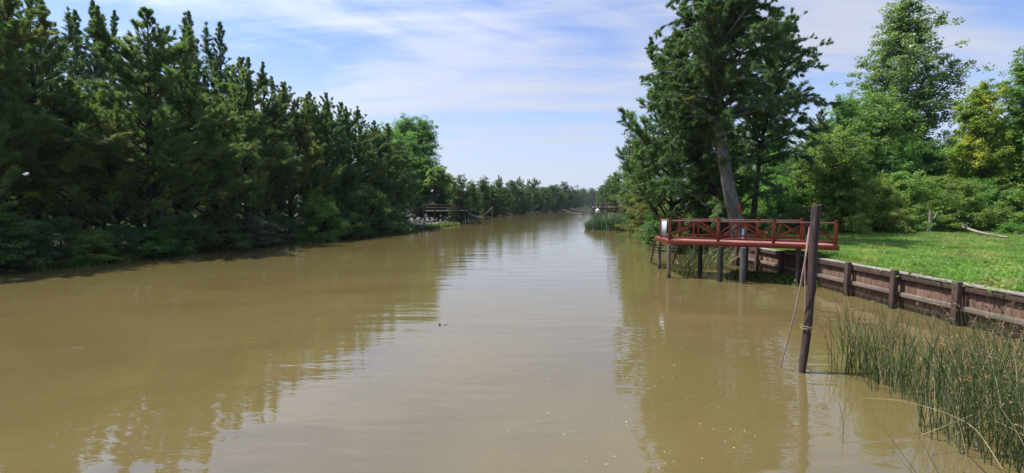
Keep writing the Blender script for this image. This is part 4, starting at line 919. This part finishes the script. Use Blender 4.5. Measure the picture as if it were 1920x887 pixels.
for y in (D0 - .15, D1 - .02):
    for z in (ZJ + .95, ZJ + .5):
        mb = MB(); mb.bar((xa, y, z), (xr, y, z), .06, .1); child(mb, 'rail', M['pile'], jt)
for s_ in (-1, 1):
    mb = MB(); mb.bar((xb - .1, D0 + 2.2 + s_ * 1.0, ZJ), (xb + 2.4, D0 + 2.2 + s_ * 1.0, .1), .1, .16); child(mb, 'gangway_beam', M['pile_dark'], jt)
mb = MB()
for k in range(10): mb.bar((xb + .1 + k * .22, D0 + 1.2, ZJ - .12 - k * .2), (xb + .1 + k * .22, D0 + 3.2, ZJ - .12 - k * .2), .2, .05)
child(mb, 'gangway_treads', M['pile'], jt)
for px in (874, 879, 884, 889):
    q = at_z(px, 419 - (px - 874) * .2, 0); mb = MB(); mb.tube([(q.x, q.y, -1), (q.x + .05, q.y, 1.25 - (px - 874) * .03)], .09, 6); tag(mb.build('old_pile', M['pile_dark'], smooth=True), 'short dark rotten pile standing in water at the left jetty end', 'pile', 'rotten piles at the left jetty end')
q = at_z(923.5, 409, 0); mb = MB(); mb.tube([(q.x, q.y, -1), (q.x, q.y, float(at_d(923, 387, q.y)[2]))], .14, 8); tag(mb.build('water_post', M['pile'], smooth=True), 'lone grey post in the water upriver of the left jetty', 'post')
top = at_d(923, 388.5, q.y); e0 = J(880, 400, 84); s = np.linspace(0, 1, 16); P = e0 + (np.array(top) - e0) * s[:, None]; P[:, 2] -= 1.3 * np.sin(np.pi * s) * (1 - .2 * s)
mb = MB(); mb.tube(P, .05, 5); tag(mb.build('slack_cable', M['cap'], smooth=True), 'slack pale cable strung from the left jetty to the lone water post', 'cable')
# leaning trunk with a tufted top beside the left jetty, and the lamp on its pole
q = at_d(812, 405, 79.5); q.z = .8
lp = empty('leaning_tree', q); tag(lp, 'dark leaning trunk with a small bushy top beside the left jetty', 'tree')
mb = MB(); s = np.linspace(0, 1, 8); mb.tube(np.stack([-.7 + 1.9 * s ** 1.4, 0 * s, 6.6 * s], 1), np.linspace(.8, .3, 8) * (1 + .6 * np.exp(-s * 9)), 9); mb.tube([(.4, 0, 4.6), (1.4, 0, 5.5), (2.1, 0, 5.9)], (.2, .14, .06), 6); mb.build('trunk', M['bark_dark'], lp, True)
tb, cb = broadleaf(71, 3.4, 2.0, .05, 'round', 30, 3, 50, .5, .26, r0=.05, stems=3, sub=1); o = cb.build('crown', M['broad'], lp); o.location = (1.0, 0, 5.2)
q = at_d(805, 393, 80.5); ld = empty('yard_lamp', (q.x, q.y, .9)); tag(ld, 'thin slanting lamp pole with a small white shade beside the left jetty', 'lamp')
zt = float(at_d(811, 357, 80.5)[2]) - .9; xt = float(at_d(811, 357, 80.5)[0]) - q.x
mb = MB(); mb.tube([(0, 0, 0), (xt * .5, 0, zt * .5), (xt, 0, zt)], .045, 7); mb.build('pole', M['greyboard'], ld, True)
mb = MB(); a_ = np.arange(12) * math.pi / 6; rr = [(.34, -.22), (.30, -.05), (.12, .08), (.03, .1)]
v = np.concatenate([np.stack([xt + r_ * np.cos(a_), r_ * np.sin(a_), 0 * a_ + zt + z_], 1) for r_, z_ in rr]); k = np.arange(12)
f = np.concatenate([np.stack([k + 12 * i, (k + 1) % 12 + 12 * i, (k + 1) % 12 + 12 * (i + 1), k + 12 * (i + 1)], 1) for i in range(3)]); mb.add(v, f); mb.build('lamp_shade', M['whitemetal'], ld, True)

# ------------------------------------------------------------------ jetty on the right bank, far
rj = empty('far_jetty', at_z(1125, 408, 0)); tag(rj, 'old timber jetty with many upright posts on the right bank, far upriver', 'jetty'); bpy.context.view_layer.update()
D0, D1 = 112.0, 119.0; ZJ = float(at_d(1130, 388.5, D0)[2]); xa, xb = J(1118, 390, D0)[0], J(1160, 390, D0)[0]
mb = MB(); nb = 30
for i in range(nb): mb.box((xa + (xb - xa) * (i + .5) / nb, (D0 + D1) / 2, ZJ + rw.uniform(-.02, .02)), ((xb - xa) / nb - .04, D1 - D0, .12))
child(mb, 'deck_boards', M['greyboard'], rj)
for y in (D0, D1):
    mb = MB(); mb.bar((xa, y, ZJ - .25), (xb, y, ZJ - .25), .14, .3); child(mb, 'beam', M['pile_dark'], rj)
for px, pt in ((1118.5, 379), (1122, 384), (1126, 381), (1129.5, 374), (1133, 382), (1137.5, 376), (1145, 379), (1152, 384)):
    x = J(px, 390, D0)[0]; mb = MB(); mb.tube([(x, D0 - .12, -1), (x + rw.uniform(-.1, .1), D0 - .12, float(at_d(px, pt, D0)[2]))], rw.uniform(.10, .17), 7); child(mb, 'post', M['pile'], rj, True)
    mb = MB(); mb.tube([(x + .4, D1 - .1, -1), (x + .4, D1 - .1, float(at_d(px, pt + 3, D1)[2]))], .12, 7); child(mb, 'post', M['pile_dark'], rj, True)
mb = MB(); mb.bar((xa, D0 - .2, ZJ + 1.0), (xb, D0 - .2, ZJ + 1.0), .08, .12); child(mb, 'rail', M['pile'], rj)
q = at_z(1114.7, 411, 0); tp = empty('tall_post', q); tag(tp, 'tall grey post with a short crosspiece at the near end of the right jetty', 'post'); bpy.context.view_layer.update()
zt = float(at_d(1114, 372, q.y)[2]); mb = MB(); mb.tube([(q.x, q.y, -1), (q.x + .03, q.y, zt)], .16, 8); child(mb, 'shaft', M['pile'], tp, True)
mb = MB(); mb.bar((q.x - .5, q.y, zt - .1), (q.x + .1, q.y, zt - .1), .08, .1); child(mb, 'crosspiece', M['pile'], tp)
q = at_d(1120.5, 394.5, 110.5); mb = MB(); s = np.linspace(0, np.pi, 9); mb.tube(np.stack([q.x + 0 * s, q.y + 0 * s, q.z + .5 * -np.cos(s) - .1], 1), np.maximum(.46 * np.sin(s) ** .7, .02), 12); mb.tube([(q.x, q.y, q.z + .4), (q.x, q.y, q.z + .7)], .07, 6)
tag(mb.build('mooring_buoy', M['whitemetal'], smooth=True), 'white rounded buoy hung low on the far right jetty', 'buoy')
q = at_z(1111, 389, 0) ; q = at_d(1111, 384, 330); bh = empty('boat_shed', (q.x, q.y, .6)); tag(bh, 'tiny pale roofed shed by the water at the river end', 'shed')
mb = MB(); mb.box((0, 0, 1.2), (3.2, 3, 2.4)); mb.build('walls', M['pile_dark'], bh)
mb = MB(); mb.bar((-2.0, -1.0, 2.75), (2.0, -1.0, 2.75), 2.6, .1); mb.build('roof', M['white'], bh)
# ------------------------------------------------------------------ river air
t = NT('river_haze'); vol = t.n('ShaderNodeVolumePrincipled', {'Color': (.80, .88, 1.0), 'Density': .0001, 'Anisotropy': .25}); t.t.links.new(vol.outputs[0], t.out.inputs['Volume'])
mb = MB(); mb.box((200, 745, 13), (3200, 1760, 32)); hz_ = mb.build('haze', t.m); tag(hz_, 'thin pale haze over the river and far trees', None, kind='stuff')
sc.render.engine = 'CYCLES'
cy = sc.cycles
cy.use_denoising = True; cy.denoising_prefilter = 'ACCURATE'; cy.sample_clamp_indirect = 4.0
try: cy.denoiser = 'OPENIMAGEDENOISE'
except Exception: pass
cy.max_bounces = 8; cy.diffuse_bounces = 6; cy.glossy_bounces = 3; cy.transmission_bounces = 6; cy.caustics_reflective = False; cy.caustics_refractive = False
sc.view_settings.view_transform = 'Standard'; sc.view_settings.look = 'None'; sc.view_settings.exposure = 0.85; sc.view_settings.gamma = 1.0; sc.view_settings.use_curve_mapping = False
